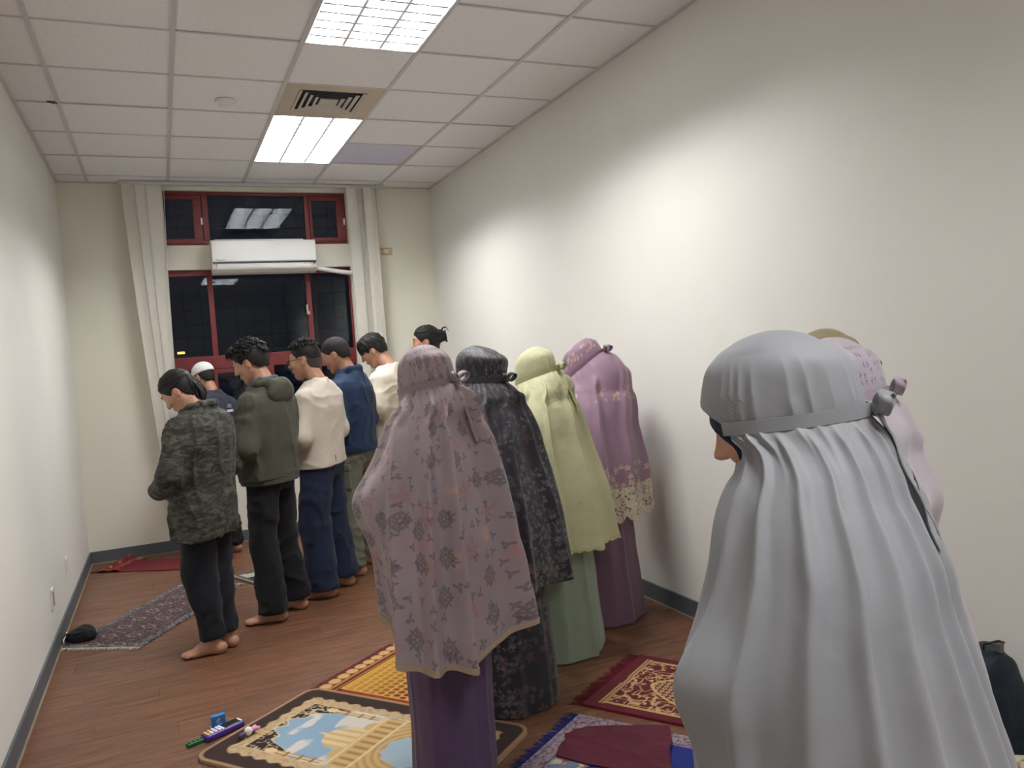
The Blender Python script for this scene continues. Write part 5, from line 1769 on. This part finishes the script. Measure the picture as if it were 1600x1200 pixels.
def paint_gold(p):
    x, y, e = p.x, p.y, p.edge()
    p.c[:] = lin((104, 20, 30))
    k = np.abs(((x / .062) % 1) - .5) * .062
    yy = y - .045
    fl_ = soft(.017 - np.abs(np.sqrt(k ** 2 + yy ** 2) - .012), .008) * (np.abs(yy) < .026)
    p.put(fl_, (206, 168, 110))
    for y0 in (.08, .088, .115): p.put(soft(.0022 - np.abs(y - y0), .002), (206, 160, 70))
    p.put(soft(y - .15) * soft(.002, .01), (150, 60, 30))
    fld = soft(np.minimum(y - .13, np.minimum(x - .04, p.w - .04 - x)), .003)
    p.put(fld, (196, 146, 62))
    row = np.floor((y - .15) / .042); fy = ((y - .15) / .042) % 1
    fx = ((x + row * .016) / .036) % 1
    arch = soft(.34 - np.sqrt(((fx - .5) * .9) ** 2 + ((fy - .55) * .8) ** 2), .08)
    wl = np.clip((y - .2) / .25, 0, 1)
    p.put(fld * arch * (y > .15) * (.25 + .75 * wl), (112, 26, 24))
    p.put(fld * soft(.12 - np.abs(fy - .02), .08) * (y > .15), (216, 176, 74))
    p.put(soft(.003 - np.abs(np.minimum(y - .13, np.minimum(x - .04, p.w - .04 - x))), .003), (222, 180, 80))
rug('prayer_rug', 'red and gold prayer rug with arcade pattern, beside the mosque rug', (.945, -.382), 37.5, .58, .78, paint_gold, 190, 200, .009, [('front', MAROON, .02, 160)], .003, seed=3)

def paint_ruby(p):
    x, y, e = p.x, p.y, p.edge()
    p.c[:] = lin((98, 16, 34))
    ey = np.minimum(y - .055, p.l - .055 - y); ex = np.minimum(x - .05, p.w - .05 - x)
    for a_, b_, c_ in ((0.0, .003, (202, 170, 116)), (.009, .005, (150, 112, 74)), (.018, .003, (206, 176, 124))):
        p.put(soft(b_ - np.abs(ey - a_ - .006 * (np.abs(x - p.w / 2) < .03)), .003) * (ex > -.012), c_)
    ins = soft(np.minimum(ey - .024, ex), .003)
    p.put(soft(.008 - np.abs(ex - .006), .003) * (ey > .02), (198, 162, 104))
    sw = p.n(26, 4, 30) + .55 * p.n(60, 6)
    p.put(ins * soft(.13 - np.abs(sw), .10), (206, 172, 116))
    p.put(ins * soft(.10 - np.abs(p.n(34, 14) - .35), .08), (206, 172, 116))
    cx = p.w / 2; cyy = p.l * .5
    r_ = np.abs((x - cx) / .19) ** 1.5 + np.abs((y - cyy) / .34) ** 1.5
    p.put(soft(1 - r_, .03), (92, 14, 32))
    p.put(soft(.035 - np.abs(r_ - 1), .02), (206, 172, 116))
    gx = ((x / .026) % 1) - .5; gy = ((y / .026) % 1) - .5
    rg = np.sqrt(gx ** 2 + gy ** 2)
    p.put(soft(1 - r_, .03) * soft(r_ - .55, .03) * soft(.11 - np.abs(rg - .28), .06), (210, 180, 126))
    p.put(soft(.03 - np.abs(r_ - .52), .02), (206, 172, 116))
    p.put(soft(.5 - r_, .03) * soft(p.n(130, 3) - .62, .2), (170, 120, 96))
rug('prayer_rug', 'ruby red prayer rug with gold scrolls and long fringe, left of the grey robe', (1.905, -1.20), 33, .58, 1.05, paint_ruby, 190, 300, .008, [('front', MAROON, .065, 200)], .004, seed=4)

def paint_blue(p):
    x, y, e = p.x, p.y, p.edge()
    p.c[:] = lin((30, 44, 128))
    b1 = soft(.085 - e, .003)
    p.put(b1, (166, 150, 158))
    p.put(b1 * soft(.16 - np.abs(p.n(70, 3) + .4 * p.n(120, 5)), .12), (96, 34, 66))
    p.put(b1 * soft(.0025 - np.abs(e - .018), .003), (90, 96, 130)); p.put(b1 * soft(.003 - np.abs(e - .075), .003), (90, 96, 130))
    ins = soft(e - .085, .003)
    p.put(ins * (y < .22), (206, 196, 160))
    p.put(ins * (y < .22) * soft(p.n(24, 8) - .1, .2), (120, 134, 160))
    p.put(ins * (y < .22) * soft(.12 - np.abs(p.n(36, 9)), .1), (150, 80, 96))
    p.put(ins * (y > .22), (34, 48, 132))
    p.put(ins * soft(.012 - np.abs(y - .3), .004) * soft(p.n(120, 6) + .3, .2), (170, 140, 160))
rb, _ = rug('prayer_rug', 'blue prayer rug with white and plum border, under a maroon cloth', (1.305, -1.632), 34, .66, 1.0, paint_blue, 190, 260, .006, [('front', BLUEF, .05, 110)], .003, seed=5)
# maroon cloth lying on it
nu, nv = 60, 60
U, V = np.meshgrid(np.linspace(0, 1, nu), np.linspace(0, 1, nv))
c00, c10, c11, c01 = np.array((1.615, -1.52)), np.array((1.755, -1.37)), np.array((2.075, -1.545)), np.array((1.87, -1.93))
XY = ((1 - U) * (1 - V))[..., None] * c00 + (U * (1 - V))[..., None] * c10 + (U * V)[..., None] * c11 + ((1 - U) * V)[..., None] * c01
XY = XY + np.stack([.012 * vnoise(U * 4, V * 4, U * 0, 3), .012 * vnoise(U * 4, V * 4, U * 0 + 9, 4)], -1)
Zc = .014 + .008 * (vnoise(U * 5, V * 3, U * 0, 5) + 1) * .5 + .010 * np.exp(-((U + V * .6 - .75) / .08) ** 2)
Pt = np.concatenate([np.concatenate([XY, Zc[..., None]], -1).reshape(-1, 3)])
i, j = np.meshgrid(np.arange(nv - 1), np.arange(nu - 1), indexing='ij')
Q = np.stack([i * nu + j, i * nu + j + 1, (i + 1) * nu + j + 1, (i + 1) * nu + j], -1).reshape(-1, 4)
mc = np_obj('maroon_cloth', Pt, Q[:, ::-1], cloth('maroon_cotton', srgb(84, 26, 44), .1, wr=.4, wscale=20), None, 0)
md = mc.modifiers.new('thickness', 'SOLIDIFY'); md.thickness = .004; md.offset = -1
tag(mc, 'crumpled maroon cloth spread over the blue rug', 'cloth')

def paint_persian(p):
    x, y, e = p.x, p.y, p.edge()
    p.c[:] = lin((84, 68, 70))
    b1 = soft(.05 - e, .003)
    p.put(b1, (86, 88, 94)); p.put(b1 * soft(p.n(110, 3) - .1, .2), (160, 158, 158), .8); p.put(b1 * soft(.1 - np.abs(p.n(80, 7)), .1), (44, 40, 46))
    p.put(soft(.0025 - np.abs(e - .05), .003), (36, 32, 38))
    ins = soft(e - .05, .003)
    p.put(ins * soft(.22 - np.abs(p.n(60, 4) + .5 * p.n(110, 5)), .2), (56, 40, 46), .9)
    p.put(ins * soft(p.n(40, 11) - .35, .2), (112, 46, 54), .7)
    p.put(ins * soft(p.n(120, 12) - .4, .2), (150, 138, 136), .7)
    for k in range(8):
        for q in (.34, .66):
            cx, cyy = p.w * q, .12 + k * .145
            dd = np.abs(x - cx) / .055 + np.abs(y - cyy) / .034
            oc = np.maximum(dd, np.maximum(np.abs(x - cx) / .045, np.abs(y - cyy) / .028))
            p.put(soft(1 - oc, .1), (168, 158, 150)); p.put(soft(.72 - oc, .1), (78, 58, 62)); p.put(soft(.4 - oc, .1), (42, 34, 40)); p.put(soft(.14 - oc, .1), (176, 164, 156))
rug('persian_rug', 'dark patterned rug with pale diamond motifs beside the left wall', (.405, 2.02), -32, .49, 1.17, paint_persian, 150, 300, .007, [('back', CREAMF, .035, 150), ('front', CREAMF, .035, 150)], .003, seed=6)

def paint_bw(p):
    x, y, e = p.x, p.y, p.edge()
    p.c[:] = lin((70, 72, 64))
    ins = soft(e - .06, .003)
    g = (np.floor(x / .055).astype(int) * 7 + np.floor(y / .075 + .5 * (np.floor(x / .055) % 2)).astype(int) * 3) % 5
    p.put(ins * ((g == 0) | (g == 2) | (g == 3)), (196, 190, 174))
    p.put(ins * (g == 1), (44, 46, 42))
    p.put(soft(.004 - np.abs(e - .03), .003), (190, 184, 168))
rug('woven_rug', 'black and cream blocky woven rug behind the front row of feet', (.745, 2.06), 22, .82, .56, paint_bw, 150, 100, .006, [('back', CREAMF, .02, 120)], .003, seed=7)

def paint_red(p):
    x, y, e = p.x, p.y, p.edge()
    p.c[:] = lin((116, 16, 34))
    p.put(soft(.10 - y, .004), (92, 12, 28))
    p.put(soft(.05 - np.abs(y - .085), .01) * soft(.16 - np.abs(p.n(24, 3, 40)), .12), (176, 132, 70))
    p.put(soft(.03 - np.abs(y - .19), .01) * soft(.10 - np.abs(p.n(20, 5, 40)), .1), (176, 132, 70))
def crum(p): return .05 * np.exp(-((p.y - .10) / .05) ** 2) * (.3 + .7 * p.u) + .02 * np.exp(-((p.y - .2) / .04) ** 2)
rug('red_rug', 'plain crimson rug with gold trim, rumpled in the far left corner', (-.205, 2.93), 58, .36, 1.02, paint_red, 90, 200, .006, None, .004, seed=8, crumple=crum)
def paint_rw(p):
    x, y, e = p.x, p.y, p.edge()
    p.c[:] = lin((120, 34, 44))
    p.put(soft(p.n(40, 3) - .15, .15), (186, 160, 140), .8); p.put(soft(.06 - e, .003), (170, 150, 128)); p.put(soft(.045 - e, .003), (110, 24, 36))
rug('red_rug', 'small red and cream rug glimpsed between legs under the window', (1.78, 2.98), 20, .55, .5, paint_rw, 90, 80, .006, None, .002, seed=9)

# ------------------------------------------------------------------ toy phone and trinkets
M_PURP = plain('purple_plastic', srgb(74, 44, 140), .35, .03)
M_SCR = plain('toy_screen', srgb(38, 42, 44), .25)
M_BLUEP = plain('blue_plastic', srgb(40, 120, 190), .35, .03)
M_GREEN = plain('green_plastic', srgb(30, 110, 62), .4, .05)
M_PINK = plain('pink_plastic', srgb(226, 150, 184), .5, .03)
M_WHT = plain('white_rubber', srgb(236, 232, 230), .5, .02)
M_YEL = plain('yellow_plastic', srgb(214, 180, 90), .4, .03)
tp = empty('toy_phone', (.535, -.615, .001), R(27))
tag(tp, 'purple toy phone lying on the floor beside the mosque rug', 'toy')
MB().cbox((-.085, -.03, 0), (.085, .03, .026), .008).build('body', M_PURP, tp)
MB().cbox((.0, -.022, .0255), (.07, .022, .028), .002).build('screen', M_SCR, tp)
MB().cbox((.072, -.018, .0255), (.08, .018, .028), .001).build('speaker', M_WHT, tp)
MB().cbox((-.012, -.024, .0255), (-.004, .024, .029), .001).build('function_bar', M_WHT, tp)
MB().cbox((-.078, -.022, .0255), (-.066, .022, .029), .002).build('call_bar', M_YEL, tp)
for a_ in range(3):
    for b_ in range(3):
        MB().lathe([(.0062, .0255), (.0062, .029), (.004, .031)], (-.056 + a_ * .017, -.015 + b_ * .015, 0), 12).build('key', M_YEL if (a_ == 0 and b_ == 2) else M_WHT, tp)
bt = empty('blue_toy', (.522, -.545, .001), R(15))
tag(bt, 'small upright blue toy block with a round hole behind the toy phone', 'toy')
S = SDF((-.035, -.02, -.004), (.035, .02, .062), .003)
S.prof([(0, .03, .014, 0), (.055, .028, .012, 0)], 0, 6)
S.cap((0, -.03, .03), (0, .03, .03), .012, .012, 0, 'sub')
S.cut_below(.0005)
S.build('block', M_BLUEP, bt, 1)
MB().cbox((-.03, -.022, 0), (.03, .022, .006), .002).build('foot', M_WHT, bt)
gc = empty('green_clip', (.435, -.655, .001), R(22))
tag(gc, 'small green plastic clip on the floor left of the toy phone', 'clip')
MB().cbox((-.045, -.012, 0), (.045, -.004, .014), .003).build('jaw', M_GREEN, gc)
MB().cbox((-.045, .004, 0), (.045, .012, .014), .003).build('jaw', M_GREEN, gc)
MB().tube([(-.04, 0, .008), (.04, 0, .008)], .005, 8).build('hinge_pin', M_DARK, gc)
for k in range(5): MB().cbox((-.036 + k * .017, -.006, .012), (-.03 + k * .017, .006, .019), .001).build('tooth', M_GREEN, gc)
kc = empty('key_charm', (.625, -.735, .015), R(30))
tag(kc, 'tiny white and pink rubber charm on the brown rug border', 'charm')
S = SDF((-.03, -.03, 0), (.03, .03, .05), .003); S.ell((0, 0, .02), (.017, .016, .018), None, 0); S.build('ball', M_WHT, kc, 1)
S = SDF((.0, -.03, -.004), (.07, .03, .05), .003); S.cap((.018, 0, .02), (.04, .012, .02), .009, .008, 0); S.cap((.018, 0, .02), (.04, -.012, .02), .009, .008, .004); S.build('bow', M_PINK, kc, 1)
S = SDF((-.06, -.03, -.004), (.0, .03, .05), .003); S.ell((-.03, 0, .014), (.018, .014, .013), None, 0); S.build('base', plain('plum_rubber', srgb(74, 50, 80), .5), kc, 1)

# black pouch on the rug corner
bp = empty('black_pouch', (-.125, 1.115, .008), R(-20))
tag(bp, 'small black pouch with white strap at the corner of the patterned rug', 'pouch')
S = SDF((-.12, -.1, -.005), (.12, .1, .1), .005)
S.ell((0, 0, .025), (.085, .07, .045), None, 0); S.ell((.02, .015, .045), (.05, .045, .04), None, .02)
S.wrinkle(.006, 14, 14, 14, 3); S.cut_below(.001)
S.build('bag', cloth('black_nylon', srgb(34, 36, 40), .1), bp, 1)
MB().tube([(-.09, .04, .01), (-.085, .01, .045), (-.06, -.03, .05), (-.07, -.06, .02), (-.06, -.075, .004)], .004, 6).build('strap', M_WHT, bp, True)

# backpack against the right wall
M_BAG = cloth('dark_teal_nylon', srgb(22, 34, 44), .12, rough=.6, wr=.35)
bk = empty('backpack', (2.775, -2.355, 0), R(0)); bk.scale = (.9, .8, 1.0)
tag(bk, 'dark navy backpack standing against the right wall', 'backpack')
S = SDF((-.16, -.2, -.01), (.15, .2, .5), .006)
S.prof([(0, .10, .135, 0), (.06, .115, .145, 0), (.2, .115, .145, 0), (.3, .105, .13, 0, .0), (.37, .085, .10, 0), (.42, .05, .06, 0)], .01, 3)
S.ell((0, 0, .36), (.085, .10, .07), None, .03)
S.wrinkle(.007, 8, 8, 7, 6); S.cut_below(.002)
S.build('bag', M_BAG, bk, 2)
S = SDF((-.2, -.16, .01), (.0, .16, .26), .006); S.ell((-.10, 0, .12), (.045, .10, .10), None, 0); S.build('front_pocket', M_BAG, bk, 1)
S = SDF((-.1, -.2, .0), (.1, -.08, .22), .006); S.ell((0, -.14, .09), (.06, .022, .09), None, 0); S.build('side_pocket', M_BAG, bk, 1)
MB().tube([(-.03, -.03, .42), (-.05, -.05, .455), (-.01, -.08, .465), (.03, -.07, .45), (.02, -.04, .42)], .004, 6).build('drawcord', M_DARK, bk, True)
MB().cbox((-.012, -.085, .425), (.012, -.06, .455), .004).build('cord_lock', plain('cord_lock', srgb(90, 90, 82), .5), bk)
MB().tube([(.09, .04, .40), (.115, .04, .33), (.12, .045, .2), (.11, .05, .06)], .014, 6, flat=(.3, 1.4)).build('shoulder_strap', M_DARK, bk, True)
# cream patterned cloth bundle
def bundle_mat():
    t = NT('cream_printed_cloth')
    tc = t.coord('Object')
    c = t.mix(t.smooth(t.noise(tc, 12, 3, .5, .6), .5, .56), srgb(206, 200, 176), srgb(150, 164, 158))
    t.base(t.mix(t.smooth(t.noise(tc, 16, 2, .5, .4), .58, .62), c, srgb(140, 116, 86)))
    t.p(rough=.85); t.bump(t.noise(tc, 20, 3), .3, .01)
    return t.m
S = SDF((-.28, -.22, -.01), (.2, .22, .19), .007)
S.ell((0, 0, .045), (.15, .17, .075), None, 0); S.ell((-.07, .05, .08), (.10, .10, .055), None, .03); S.ell((.05, -.06, .09), (.09, .09, .05), None, .03)
S.wrinkle(.010, 8, 8, 8, 8); S.cut_below(.001)
cb = S.build('cloth_bundle', bundle_mat(), None, 1)
cb.location = (2.60, -2.585, 0); cb.scale = (.72, .72, 1.5)
tag(cb, 'folded cream printed cloth on the floor before the backpack', 'cloth')
